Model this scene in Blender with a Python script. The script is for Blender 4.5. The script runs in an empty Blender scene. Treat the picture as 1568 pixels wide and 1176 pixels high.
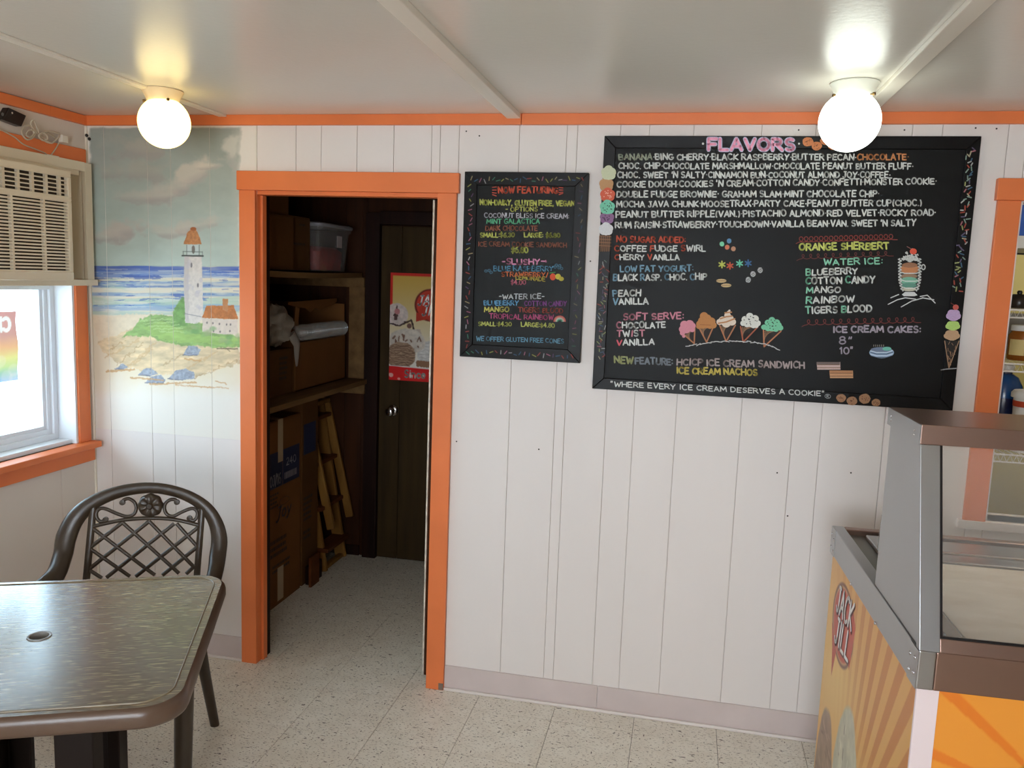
import bpy, math, random
import numpy as np
from mathutils import Vector, Matrix

random.seed(7)
RNG = np.random.RandomState(11)
SC = bpy.context.scene
COL = SC.collection

# ------------------------------------------------------------------ camera
CAM = Vector((0.0, -3.02856, 1.65163))
FW = Vector((-0.20245699, 0.97089268, -0.12797881))
RT = Vector((0.97733368, 0.20857827, 0.03624887))
UP = Vector((-0.06188736, 0.11773916, 0.99111424))
FPX = 1264.66
cd = bpy.data.cameras.new('camera')
cam = bpy.data.objects.new('camera', cd)
COL.objects.link(cam)
m = Matrix((RT, UP, -FW)).transposed().to_4x4()
m.translation = CAM
cam.matrix_world = m
cd.sensor_width = 36.0
cd.lens = FPX * 36.0 / 1568.0
cd.clip_start = 0.02
SC.camera = cam

# ------------------------------------------------------------------ sky, daylight, exposure
W = bpy.data.worlds.new('daylight_sky')
SC.world = W
W.use_nodes = True
bg = W.node_tree.nodes['Background']
bg.inputs['Color'].default_value = (0.60, 0.82, 1.0, 1)
bg.inputs['Strength'].default_value = 10.5

def daylight_lamp(name, loc, rot, sx, sy, watt, col):
    l = bpy.data.lights.new(name, 'AREA'); l.shape = 'RECTANGLE'; l.size = sx; l.size_y = sy; l.energy = watt; l.color = col
    o = bpy.data.objects.new(name, l); o.location = loc; o.rotation_euler = rot; COL.objects.link(o)
daylight_lamp('shop_front_fill_lamp', (-0.3, -4.56, 1.35), (math.radians(90), 0, 0), 1.7, 1.0, 47, (1.0, .93, .93))  # area lamp added at the unseen front window, standing in for its daylight
sun = bpy.data.lights.new('sun', 'SUN'); sun.energy = 9; sun.angle = math.radians(1); sun.color = (1, .95, .88)
so = bpy.data.objects.new('sun', sun); so.rotation_euler = (math.radians(-38), math.radians(4), 0); COL.objects.link(so)

SC.view_settings.view_transform = 'Standard'
SC.view_settings.look = 'None'
SC.view_settings.exposure = 0.08
SC.view_settings.gamma = 1.0
SC.view_settings.use_curve_mapping = False

# ------------------------------------------------------------------ helpers
def lin(c):
    out = []
    for v in c[:3]:
        v = v / 255.0
        out.append(v / 12.92 if v <= 0.04045 else ((v + 0.055) / 1.055) ** 2.4)
    return out + [1.0]

def mat(name, rgb, rough=0.5, metal=0.0, var=0.0, vscale=6.0, bump=0.0, bscale=60.0, stretch=(1, 1, 1), rgb2=None,
        spec=0.5, emit=None, coat=0.0):
    M = bpy.data.materials.new(name)
    M.use_nodes = True
    nt = M.node_tree; N = nt.nodes; L = nt.links
    b = N['Principled BSDF']
    b.inputs['Roughness'].default_value = rough
    b.inputs['Metallic'].default_value = metal
    b.inputs['Specular IOR Level'].default_value = spec
    b.inputs['Coat Weight'].default_value = coat; b.inputs['Coat Roughness'].default_value = 0.22
    c = lin(rgb)
    b.inputs['Base Color'].default_value = c
    if var or rgb2 or bump:
        tc = N.new('ShaderNodeTexCoord'); mp = N.new('ShaderNodeMapping')
        L.new(tc.outputs['Object'], mp.inputs['Vector'])
        mp.inputs['Scale'].default_value = stretch
    if var or rgb2:
        nz = N.new('ShaderNodeTexNoise'); nz.inputs['Scale'].default_value = vscale
        nz.inputs['Detail'].default_value = 6
        L.new(mp.outputs['Vector'], nz.inputs['Vector'])
        cr = N.new('ShaderNodeValToRGB')
        cr.color_ramp.elements[0].position = 0.3; cr.color_ramp.elements[1].position = 0.7
        if rgb2:
            cr.color_ramp.elements[0].color = c; cr.color_ramp.elements[1].color = lin(rgb2)
        else:
            cr.color_ramp.elements[0].color = [max(0, v * (1 - var)) for v in c[:3]] + [1]
            cr.color_ramp.elements[1].color = [min(1, v * (1 + var)) for v in c[:3]] + [1]
        L.new(nz.outputs['Fac'], cr.inputs['Fac'])
        L.new(cr.outputs['Color'], b.inputs['Base Color'])
    if bump:
        n2 = N.new('ShaderNodeTexNoise'); n2.inputs['Scale'].default_value = bscale; n2.inputs['Detail'].default_value = 3
        L.new(mp.outputs['Vector'], n2.inputs['Vector'])
        bp = N.new('ShaderNodeBump'); bp.inputs['Strength'].default_value = bump; bp.inputs['Distance'].default_value = 0.004
        L.new(n2.outputs['Fac'], bp.inputs['Height'])
        L.new(bp.outputs['Normal'], b.inputs['Normal'])
    if emit:
        b.inputs['Emission Color'].default_value = list(emit[:3]) + [1]
        b.inputs['Emission Strength'].default_value = emit[3]
    return M

def glass_mat(name, tint=(0.93, 0.96, 0.95), gloss=0.10, haze=0.0):
    M = bpy.data.materials.new(name); M.use_nodes = True
    nt = M.node_tree; N = nt.nodes; L = nt.links
    N.remove(N['Principled BSDF'])
    out = N['Material Output']
    t = N.new('ShaderNodeBsdfTransparent'); t.inputs['Color'].default_value = list(tint) + [1]
    g = N.new('ShaderNodeBsdfGlossy'); g.inputs['Roughness'].default_value = 0.03
    lw = N.new('ShaderNodeFresnel'); lw.inputs['IOR'].default_value = 1.5
    mx = N.new('ShaderNodeMixShader')
    ge = N.new('ShaderNodeNewGeometry'); sb_ = N.new('ShaderNodeMath'); sb_.operation = 'SUBTRACT'; sb_.inputs[0].default_value = 1.0
    L.new(ge.outputs['Backfacing'], sb_.inputs[1]); mu = N.new('ShaderNodeMath'); mu.operation = 'MULTIPLY'
    L.new(sb_.outputs[0], mu.inputs[0]); L.new(lw.outputs[0], mu.inputs[1])
    L.new(mu.outputs[0], mx.inputs[0]); L.new(t.outputs[0], mx.inputs[1]); L.new(g.outputs[0], mx.inputs[2])
    last = mx
    if haze:
        d = N.new('ShaderNodeBsdfDiffuse'); d.inputs['Color'].default_value = (0.8, 0.8, 0.78, 1)
        m2 = N.new('ShaderNodeMixShader'); m2.inputs[0].default_value = haze
        L.new(mx.outputs[0], m2.inputs[1]); L.new(d.outputs[0], m2.inputs[2]); last = m2
    L.new(last.outputs[0], out.inputs['Surface'])
    return M

def paint_mat(name, rough=0.5, translucent=0.0, spec=0.4):
    M = bpy.data.materials.new(name); M.use_nodes = True
    nt = M.node_tree; N = nt.nodes; L = nt.links
    b = N['Principled BSDF']
    b.inputs['Roughness'].default_value = rough
    b.inputs['Specular IOR Level'].default_value = spec
    a = N.new('ShaderNodeVertexColor'); a.layer_name = 'paint'
    L.new(a.outputs['Color'], b.inputs['Base Color'])
    if translucent:
        t = N.new('ShaderNodeBsdfTranslucent'); L.new(a.outputs['Color'], t.inputs['Color'])
        mx = N.new('ShaderNodeMixShader'); mx.inputs[0].default_value = translucent
        L.new(b.outputs[0], mx.inputs[1]); L.new(t.outputs[0], mx.inputs[2])
        L.new(mx.outputs[0], N['Material Output'].inputs['Surface'])
    return M

class MB:
    """collects simple shapes and links them as ONE mesh object"""
    def __init__(s):
        s.v = []; s.f = []; s.mi = []; s.cur = 0; s.mats = []
    def use(s, m):
        if m not in s.mats: s.mats.append(m)
        s.cur = s.mats.index(m); return s
    def add(s, vs, fs):
        n = len(s.v)
        s.v.extend([tuple(p) for p in vs])
        for f in fs:
            s.f.append(tuple(i + n for i in f)); s.mi.append(s.cur)
        return s
    def box(s, x0, x1, y0, y1, z0, z1):
        x0, x1 = min(x0, x1), max(x0, x1); y0, y1 = min(y0, y1), max(y0, y1); z0, z1 = min(z0, z1), max(z0, z1)
        return s.add([(x0, y0, z0), (x1, y0, z0), (x1, y1, z0), (x0, y1, z0), (x0, y0, z1), (x1, y0, z1), (x1, y1, z1), (x0, y1, z1)],
                     [(0, 3, 2, 1), (4, 5, 6, 7), (0, 1, 5, 4), (1, 2, 6, 5), (2, 3, 7, 6), (3, 0, 4, 7)])
    def bar(s, a, b, w, h, up=(0, 0, 1)):
        a = Vector(a); b = Vector(b); d = (b - a).normalized(); up = Vector(up)
        sd = d.cross(up).normalized(); u = sd.cross(d).normalized()
        P = [p + sx * sd * w / 2 + sz * u * h / 2 for p in (a, b) for sx, sz in ((-1, -1), (1, -1), (1, 1), (-1, 1))]
        return s.add(P, [(3, 2, 1, 0), (4, 5, 6, 7), (0, 1, 5, 4), (1, 2, 6, 5), (2, 3, 7, 6), (3, 0, 4, 7)])
    def prism(s, poly, f, t0, t1):
        """poly 2-D points, f(u, v, t) -> 3-D"""
        n = len(poly)
        vs = [f(u, v, t0) for u, v in poly] + [f(u, v, t1) for u, v in poly]
        fs = [tuple(range(n - 1, -1, -1)), tuple(range(n, 2 * n))] + [(i, (i + 1) % n, n + (i + 1) % n, n + i) for i in range(n)]
        return s.add(vs, fs)
    def tube(s, pts, r, n=10, caps=True, flat=None, closed=False):
        """r: number or list; flat=(vector, ratio): squash the section along that direction"""
        P = [Vector(p) for p in pts]; R = r if isinstance(r, (list, tuple)) else [r] * len(P)
        vs = []; fs = []; prev = None
        for i, p in enumerate(P):
            if closed: t = P[(i + 1) % len(P)] - P[i - 1]
            else: t = P[min(i + 1, len(P) - 1)] - P[max(i - 1, 0)]
            t.normalize()
            if flat: a = (Vector(flat[0]) - t * t.dot(Vector(flat[0]))).normalized()
            elif prev is None: a = t.orthogonal().normalized()
            else: a = (prev - t * t.dot(prev)).normalized()
            prev = a; b = t.cross(a)
            ra = R[i] * (flat[1] if flat else 1.0)
            for k in range(n):
                q = 2 * math.pi * k / n
                vs.append(p + a * ra * math.cos(q) + b * R[i] * math.sin(q))
        m_ = len(P)
        for i in range(m_ if closed else m_ - 1):
            j = (i + 1) % m_
            for k in range(n):
                fs.append((i * n + k, i * n + (k + 1) % n, j * n + (k + 1) % n, j * n + k))
        if caps and not closed:
            fs.append(tuple(range(n - 1, -1, -1))); fs.append(tuple((m_ - 1) * n + k for k in range(n)))
        return s.add(vs, fs)
    def lathe(s, prof, c, n=28, axis='z'):
        """prof: (radius, height)"""
        vs = []; fs = []; c = Vector(c)
        for r, h in prof:
            for k in range(n):
                q = 2 * math.pi * k / n
                p = {'z': (r * math.cos(q), r * math.sin(q), h), 'x': (h, r * math.cos(q), r * math.sin(q)), 'y': (r * math.cos(q), h, -r * math.sin(q))}[axis]
                vs.append(c + Vector(p))
        for i in range(len(prof) - 1):
            for k in range(n):
                fs.append((i * n + k, i * n + (k + 1) % n, (i + 1) * n + (k + 1) % n, (i + 1) * n + k))
        fs.append(tuple(range(n - 1, -1, -1))); fs.append(tuple((len(prof) - 1) * n + k for k in range(n)))
        return s.add(vs, fs)
    def build(s, name, m=None, parent=None, smooth=False, bevel=0.0, kind=None, label=None, origin=None, segs=2):
        me = bpy.data.meshes.new(name)
        vs = s.v
        if origin is not None:
            o_ = Vector(origin); vs = [tuple(Vector(p) - o_) for p in vs]
        me.from_pydata(vs, [], s.f)
        if m is not None: me.materials.append(m)
        else:
            for k in s.mats: me.materials.append(k)
            me.polygons.foreach_set('material_index', s.mi)
        if smooth:
            me.polygons.foreach_set('use_smooth', [True] * len(me.polygons))
        me.update()
        o = bpy.data.objects.new(name, me); COL.objects.link(o)
        if origin is not None: o.location = origin
        if parent is not None: o.parent = parent
        if bevel:
            md = o.modifiers.new('bevel', 'BEVEL'); md.width = bevel; md.segments = segs; md.limit_method = 'ANGLE'
            md.angle_limit = math.radians(40)
            if smooth: md.harden_normals = False
        elif smooth:
            md = o.modifiers.new('edge', 'EDGE_SPLIT'); md.split_angle = math.radians(50)
        if kind: o['kind'] = kind
        if label: o['label'] = label
        return o

def boxo(name, m, x0, x1, y0, y1, z0, z1, parent=None, bevel=0.0, kind=None, label=None):
    return MB().box(x0, x1, y0, y1, z0, z1).build(name, m, parent, bevel=bevel, kind=kind, label=label)

def thing(name, label, cat, loc=(0, 0, 0), rotz=0.0, group=None):
    o = bpy.data.objects.new(name, None); COL.objects.link(o)
    o.location = loc; o.rotation_euler = (0, 0, rotz); o.empty_display_size = 0.05
    o['label'] = label; o['category'] = cat
    if group: o['group'] = group
    return o
def tag(o, label, cat, group=None, kind=None):
    o['label'] = label; o['category'] = cat
    if group: o['group'] = group
    if kind: o['kind'] = kind
    return o

def ray(px, py):
    px = float(px); py = float(py)
    return FW + (px - 784) / FPX * RT - (py - 588) / FPX * UP
def at(px, py, axis, val):
    """the point of the plane axis=val that the photograph shows at this pixel"""
    d = ray(px, py); t = (val - CAM[axis]) / d[axis]
    return CAM + d * t
def at_plane(px, py, p0, n):
    d = ray(px, py); n = Vector(n); t = (Vector(p0) - CAM).dot(n) / d.dot(n)
    return CAM + d * t
def proj(x, y, z):
    d = Vector((x, y, z)) - CAM; c = d.dot(FW)
    return 784 + FPX * d.dot(RT) / c, 588 - FPX * d.dot(UP) / c

# ------------------------------------------------------------------ hand lettering: single-stroke glyphs drawn as ribbons
def arc(cx, cy, rx, ry, a0, a1, n=8):
    return [(cx + rx * math.cos(math.radians(a0 + (a1 - a0) * i / n)), cy + ry * math.sin(math.radians(a0 + (a1 - a0) * i / n))) for i in range(n + 1)]
G = {
 'A': (4, [[(0, 0), (2, 6), (4, 0)], [(.8, 2), (3.3, 2)]]),
 'B': (3.6, [[(0, 0), (0, 6), (2.2, 6)] + arc(2.2, 4.6, 1.1, 1.4, 90, -90, 5) + [(0, 3.2)], [(2.2, 3.2)] + arc(2.2, 1.6, 1.4, 1.6, 90, -90, 5) + [(0, 0)]]),
 'C': (3.8, [arc(2.2, 3, 2.2, 3, 50, 310, 10)]),
 'D': (3.8, [[(0, 0), (0, 6), (1.4, 6)] + arc(1.4, 3, 2.4, 3, 90, -90, 8) + [(0, 0)]]),
 'E': (3.2, [[(3.2, 6), (0, 6), (0, 0), (3.2, 0)], [(0, 3.1), (2.7, 3.1)]]),
 'F': (3.1, [[(3.2, 6), (0, 6), (0, 0)], [(0, 3.1), (2.6, 3.1)]]),
 'G': (4, [arc(2.2, 3, 2.2, 3, 55, 345, 10) + [(4.2, 2.6), (2.6, 2.6)]]),
 'H': (3.8, [[(0, 0), (0, 6)], [(3.8, 0), (3.8, 6)], [(0, 3), (3.8, 3)]]),
 'I': (.6, [[(.3, 0), (.3, 6)]]),
 'J': (2.8, [[(1, 6), (2.9, 6)], [(2.2, 6), (2.2, 1.4)] + arc(1.1, 1.4, 1.1, 1.4, 0, -160, 6)]),
 'K': (3.6, [[(0, 0), (0, 6)], [(3.5, 6), (.2, 2.8), (3.7, 0)]]),
 'L': (3, [[(0, 6), (0, 0), (3, 0)]]),
 'M': (4.8, [[(0, 0), (.3, 6), (2.4, 1.8), (4.5, 6), (4.8, 0)]]),
 'N': (3.8, [[(0, 0), (0, 6), (3.8, 0), (3.8, 6)]]),
 'O': (4.2, [arc(2.1, 3, 2.1, 3, 90, 450, 14)]),
 'P': (3.4, [[(0, 0), (0, 6), (1.8, 6)] + arc(1.8, 4.4, 1.6, 1.6, 90, -90, 6) + [(0, 2.8)]]),
 'Q': (4.4, [arc(2.1, 3, 2.1, 3, 90, 450, 14), [(2.6, 1.4), (4.3, -.4)]]),
 'R': (3.6, [[(0, 0), (0, 6), (1.8, 6)] + arc(1.8, 4.5, 1.5, 1.5, 90, -90, 6) + [(0, 3)], [(1.5, 3), (3.7, 0)]]),
 'S': (3.4, [arc(1.8, 4.45, 1.5, 1.5, 40, 270, 7) + arc(1.7, 1.5, 1.6, 1.5, 90, -140, 7)]),
 'T': (3.8, [[(0, 6), (3.8, 6)], [(1.9, 6), (1.9, 0)]]),
 'U': (3.8, [[(0, 6), (0, 2)] + arc(1.9, 2, 1.9, 2, 180, 360, 8) + [(3.8, 6)]]),
 'V': (3.8, [[(0, 6), (1.9, 0), (3.8, 6)]]),
 'W': (5.2, [[(0, 6), (1.3, 0), (2.6, 4.5), (3.9, 0), (5.2, 6)]]),
 'X': (3.8, [[(0, 6), (3.8, 0)], [(3.8, 6), (0, 0)]]),
 'Y': (3.8, [[(0, 6), (1.9, 3), (3.8, 6)], [(1.9, 3), (1.5, 0)]]),
 'Z': (3.6, [[(0, 6), (3.6, 6), (0, 0), (3.6, 0)]]),
 '0': (3.6, [arc(1.8, 3, 1.8, 3, 90, 450, 12)]),
 '1': (1.6, [[(.2, 4.8), (1.2, 6), (1.2, 0)]]),
 '3': (3, [arc(1.5, 4.5, 1.4, 1.5, 150, -80, 7) + arc(1.5, 1.5, 1.6, 1.5, 90, -150, 7)]),
 '4': (3.4, [[(2.5, 0), (2.5, 6), (0, 2), (3.5, 2)]]),
 '5': (3, [[(3, 6), (.4, 6), (.2, 3.4)] + arc(1.4, 1.9, 1.7, 1.9, 100, -140, 8)]),
 '6': (3.2, [[(2.6, 6)] + arc(2.2, 2.2, 2.1, 3.4, 120, 180, 4) + arc(1.7, 1.7, 1.6, 1.7, 180, 540, 10)]),
 '8': (3.2, [arc(1.6, 4.6, 1.3, 1.4, -90, 270, 10), arc(1.6, 1.6, 1.6, 1.6, 90, 450, 10)]),
 '9': (3.2, [arc(1.6, 4.2, 1.6, 1.8, 0, 360, 10), [(3.2, 4.4), (2.8, 1.6), (1.6, 0)]]),
 '2': (3.2, [arc(1.6, 4.4, 1.5, 1.6, 160, -30, 7) + [(0, 0), (3.3, 0)]]),
 '$': (3.2, [arc(1.6, 4.2, 1.4, 1.2, 40, 270, 6) + arc(1.6, 1.8, 1.5, 1.2, 90, -140, 6), [(1.6, 6.8), (1.6, -.8)]]),
 '.': (.5, [[(.2, 0), (.3, .1)]]), ',': (.8, [[(.5, .3), (.1, -1)]]), ':': (.6, [[(.3, 1), (.35, 1.1)], [(.3, 4), (.35, 4.1)]]),
 '*': (.8, [[(.4, 2.9), (.45, 3)]]), '-': (2, [[(0, 3), (2, 3)]]), '~': (4, [[(0, 3.2), (4, 3)], [(3.6, 3.8), (4, 2.4)]]),
 "'": (.5, [[(.3, 6.2), (.1, 4.8)]]), '"': (1.4, [[(.3, 6.4), (.1, 4.8)], [(1.3, 6.4), (1.1, 4.8)]]),
 '(': (1.4, [arc(2, 2.6, 1.8, 4, 130, 230, 6)]), ')': (1.4, [arc(-.6, 2.6, 1.8, 4, 50, -50, 6)]), '/': (2, [[(0, -.6), (2, 6.6)]]),
 '@': (4, [arc(2, 2.4, 2.2, 2.6, 0, 360, 12), [(1.2, 1.2), (1.2, 3.8), (2.4, 3.8), (2.6, 2.9), (1.2, 2.5), (2.8, 1)]]),
 'c': (3, [arc(1.7, 1.9, 1.7, 1.9, 45, 315, 8)]), 'h': (3, [[(0, 6.2), (0, 0)], [(0, 2.6)] + arc(1.4, 2.4, 1.4, 1.4, 160, 0, 5) + [(2.8, 0)]]),
}
def ribbon(mb, pts, w, f, n=6):
    """pts in 2-D, f maps to 3-D; flat ribbon with round joints"""
    vs = []; fs = []
    for (x0, y0), (x1, y1) in zip(pts[:-1], pts[1:]):
        dx, dy = x1 - x0, y1 - y0; l = math.hypot(dx, dy) or 1e-6
        nx, ny = -dy / l * w / 2, dx / l * w / 2
        k = len(vs)
        vs += [f(x0 - nx, y0 - ny), f(x1 - nx, y1 - ny), f(x1 + nx, y1 + ny), f(x0 + nx, y0 + ny)]
        fs.append((k, k + 1, k + 2, k + 3))
    for x, y in pts:
        k = len(vs)
        vs += [f(x + w / 2 * math.cos(2 * math.pi * i / n), y + w / 2 * math.sin(2 * math.pi * i / n)) for i in range(n)]
        fs.append(tuple(range(k, k + n)))
    mb.add(vs, fs)
CHALK = {}
def chalk(rgb):
    if rgb not in CHALK:
        CHALK[rgb] = mat('chalk_marker', rgb, rough=0.7, var=0.12, vscale=400)
    return CHALK[rgb]
def advance(ch): return (2.4 if ch == ' ' else G[ch][0] + 1.35)
def write(parent, F, text, x0, y0, x1, y1, h, rgb, alt=None, weight=0.20, jit=1.0, name='lettering'):
    """F(px,py,layer)->3-D on the board; baseline from (x0,y0) to (x1,y1) in pixels, cap height h px.
    rgb: colour or list of (count, colour); alt: {index: colour}"""
    mb = MB(); tot = sum(advance(c) for c in text) - 1.35
    L_ = math.hypot(x1 - x0, y1 - y0); sx = L_ / tot; sy = h / 6.0
    ux, uy = (x1 - x0) / L_, (y1 - y0) / L_
    segs = rgb if isinstance(rgb, list) else [(len(text), rgb)]
    cols = []
    for n_, c in segs: cols += [c] * n_
    cols += [segs[-1][1]] * len(text)
    cur = 0.0
    for i, ch in enumerate(text):
        if ch != ' ':
            c = cols[i]
            if alt and i in alt: c = alt[i]
            mb.use(chalk(c))
            jy = random.uniform(-.35, .35) * jit; sl = random.uniform(-.07, .07) * jit; js = random.uniform(.92, 1.08) if jit else 1
            def f(gx, gy):
                a = (cur + gx + sl * gy) * sx; b = (gy * js + jy) * sy
                return F(x0 + ux * a - uy * -b * 0, y0 + uy * a - b, 1)
            for st in G[ch][1]:
                # constant pen width in px
                P = [((cur + gx + sl * gy) * sx, (gy * js + jy) * sy) for gx, gy in st]
                ribbon(mb, P, h * weight, lambda a, b: F(x0 + ux * a, y0 + uy * a - b, 1))
        cur += advance(ch)
    return mb.build(name, None, parent)

class Doodle:
    """flat chalk drawing made of polygons and strokes, in photograph pixels on a board plane"""
    def __init__(s, F): s.mb = MB(); s.F = F; s.k = 1
    def poly(s, pts, rgb):
        s.k += 1; k = s.k
        s.mb.use(chalk(rgb)); vs = [s.F(x, y, k) for x, y in pts]
        s.mb.add(vs, [tuple(range(len(vs)))]); return s
    def ell(s, cx, cy, rx, ry, rgb, n=16, wob=0.0):
        return s.poly([(cx + rx * (1 + random.uniform(-wob, wob)) * math.cos(2 * math.pi * i / n), cy - ry * (1 + random.uniform(-wob, wob)) * math.sin(2 * math.pi * i / n)) for i in range(n)], rgb)
    def line(s, pts, w, rgb):
        s.k += 1; k = s.k; s.mb.use(chalk(rgb))
        ribbon(s.mb, [(x, -y) for x, y in pts], w, lambda a, b: s.F(a, -b, k)); return s
    def done(s, name, parent, label=None): return s.mb.build(name, None, parent, label=label)

# ------------------------------------------------------------------ painted pictures (numpy) carried as mesh colours
def vnoise(h, w, cell, seed=0, sx=1.0, sy=1.0):
    r = np.random.RandomState(seed)
    gh = int(h / (cell * sy)) + 3; gw = int(w / (cell * sx)) + 3
    g = r.rand(gh, gw)
    y = np.arange(h) / (cell * sy); x = np.arange(w) / (cell * sx)
    yi = y.astype(int); xi = x.astype(int); fy = y - yi; fx = x - xi
    fy = fy * fy * (3 - 2 * fy); fx = fx * fx * (3 - 2 * fx)
    a = g[yi][:, xi]; b = g[yi][:, xi + 1]; c = g[yi + 1][:, xi]; d = g[yi + 1][:, xi + 1]
    fx = fx[None, :]; fy = fy[:, None]
    return (a * (1 - fx) + b * fx) * (1 - fy) + (c * (1 - fx) + d * fx) * fy
def fbm(h, w, cell, seed=0, sx=1.0, sy=1.0, o=4):
    t = 0; amp = 1; s = 0
    for i in range(o):
        t = t + amp * vnoise(h, w, max(cell / 2 ** i, 1.01), seed + i * 17, sx, sy); s += amp; amp *= .55
    return t / s
class Canvas:
    def __init__(s, x0, y0, x1, y1, res, rgb):
        s.x0, s.y0, s.res = x0, y0, res
        s.w = int((x1 - x0) * res); s.h = int((y1 - y0) * res)
        s.a = np.ones((s.h, s.w, 3)) * np.array(rgb, float)
        s.Y, s.X = np.mgrid[0:s.h, 0:s.w]
        s.X = s.X / res + x0; s.Y = s.Y / res + y0
    def blend(s, m, rgb):
        m = np.clip(m, 0, 1)[..., None]; s.a = s.a * (1 - m) + np.array(rgb, float) * m
    def noise(s, cell, seed, sx=1, sy=1, o=4): return fbm(s.h, s.w, cell * s.res, seed, sx, sy, o)
    def inpoly(s, pts, wob=0.0, seed=1, cell=6):
        X, Y = s.X, s.Y
        if wob:
            X = X + (s.noise(cell, seed) - .5) * 2 * wob; Y = Y + (s.noise(cell, seed + 5) - .5) * 2 * wob
        ins = np.zeros(X.shape, bool); n = len(pts)
        for i in range(n):
            xa, ya = pts[i]; xb, yb = pts[(i + 1) % n]
            if ya == yb: continue
            c = ((ya > Y) != (yb > Y)) & (X < (xb - xa) * (Y - ya) / (yb - ya) + xa)
            ins ^= c
        return ins
    def poly(s, pts, rgb, alpha=1.0, wob=0.0, seed=1, var=0.0, vcell=4, sx=1, sy=1, soft=0):
        m = s.inpoly(pts, wob, seed).astype(float)
        for _ in range(soft):
            m = (m + np.roll(m, 1, 0) + np.roll(m, -1, 0) + np.roll(m, 1, 1) + np.roll(m, -1, 1)) / 5
        c = np.array(rgb, float)
        if var:
            n = (s.noise(vcell, seed + 9, sx, sy) - .5) * 2 * var
            col = c[None, None, :] * (1 + n[..., None])
            mm = (m * alpha)[..., None]; s.a = s.a * (1 - mm) + col * mm
        else: s.blend(m * alpha, rgb)
        return s
    def ell(s, cx, cy, rx, ry, rgb, alpha=1.0, wob=0.0, seed=1, soft=.06, var=0.0, vcell=3):
        X, Y = s.X, s.Y
        if wob:
            X = X + (s.noise(6, seed) - .5) * 2 * wob; Y = Y + (s.noise(6, seed + 5) - .5) * 2 * wob
        d = np.sqrt(((X - cx) / rx) ** 2 + ((Y - cy) / ry) ** 2)
        m = np.clip((1 - d) / soft, 0, 1) * alpha
        c = np.array(rgb, float)[None, None, :] * np.ones_like(s.a)
        if var: c = c * (1 + ((s.noise(vcell, seed + 3) - .5) * 2 * var)[..., None])
        s.a = s.a * (1 - m[..., None]) + c * m[..., None]
        return s
    def line(s, pts, w, rgb, alpha=1.0, wob=0.0, seed=1):
        X, Y = s.X, s.Y
        if wob:
            X = X + (s.noise(5, seed) - .5) * 2 * wob; Y = Y + (s.noise(5, seed + 5) - .5) * 2 * wob
        m = np.zeros(X.shape)
        for (xa, ya), (xb, yb) in zip(pts[:-1], pts[1:]):
            dx, dy = xb - xa, yb - ya; l = dx * dx + dy * dy + 1e-9
            t = np.clip(((X - xa) * dx + (Y - ya) * dy) / l, 0, 1)
            d = np.hypot(X - xa - t * dx, Y - ya - t * dy)
            m = np.maximum(m, np.clip((w / 2 - d) * s.res + .5, 0, 1))
        s.blend(m * alpha, rgb); return s
    def sample(s, x, y):
        j = np.clip((x - s.x0) * s.res, 0, s.w - 1.001); i = np.clip((y - s.y0) * s.res, 0, s.h - 1.001)
        i0 = i.astype(int); j0 = j.astype(int); fi = (i - i0)[..., None]; fj = (j - j0)[..., None]
        a = s.a
        return (a[i0, j0] * (1 - fi) + a[i0 + 1, j0] * fi) * (1 - fj) + (a[i0, j0 + 1] * (1 - fi) + a[i0 + 1, j0 + 1] * fi) * fj
def srgb2lin(a):
    a = np.clip(a / 255.0, 0, 1)
    return np.where(a <= 0.04045, a / 12.92, ((a + 0.055) / 1.055) ** 2.4)
def painted(name, m, us, vs, P, S, parent=None, thick=None, label=None):
    """grid mesh P(U,V)->Nx3 with colours S(U,V)->Nx3 sRGB 0..255; thick: vector for a back side"""
    U, V = np.meshgrid(us, vs)
    pts = P(U, V).reshape(-1, 3); col = S(U, V).reshape(-1, 3)
    nu, nv = len(us), len(vs)
    idx = np.arange(nu * nv).reshape(nv, nu)
    F = np.stack([idx[:-1, :-1], idx[:-1, 1:], idx[1:, 1:], idx[1:, :-1]], -1).reshape(-1, 4)
    faces = F
    if thick is not None:
        n0 = len(pts)
        c4 = np.array([idx[0, 0], idx[0, -1], idx[-1, -1], idx[-1, 0]])
        bp = pts[c4] + np.array(thick)
        pts = np.vstack([pts, bp]); col = np.vstack([col, col[c4]])
        b = [n0, n0 + 1, n0 + 2, n0 + 3]
        extra = [[b[3], b[2], b[1], b[0]]]
        for k in range(4):
            extra.append([c4[k], b[k], b[(k + 1) % 4], c4[(k + 1) % 4]])
        faces = np.vstack([F, np.array(extra)])
    me = bpy.data.meshes.new(name)
    me.vertices.add(len(pts)); me.vertices.foreach_set('co', pts.astype(np.float32).ravel())
    nf = len(faces)
    me.loops.add(nf * 4); me.polygons.add(nf)
    me.loops.foreach_set('vertex_index', faces.astype(np.int32).ravel())
    me.polygons.foreach_set('loop_start', np.arange(0, nf * 4, 4, dtype=np.int32))
    me.polygons.foreach_set('loop_total', np.full(nf, 4, dtype=np.int32))
    me.update(calc_edges=True)
    ca = me.color_attributes.new('paint', 'FLOAT_COLOR', 'POINT')
    rgba = np.ones((len(pts), 4), np.float32); rgba[:, :3] = srgb2lin(col)
    ca.data.foreach_set('color', rgba.ravel())
    me.materials.append(m)
    me.validate()
    o = bpy.data.objects.new(name, me); COL.objects.link(o)
    if parent is not None: o.parent = parent
    if label: o['label'] = label
    return o

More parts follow.
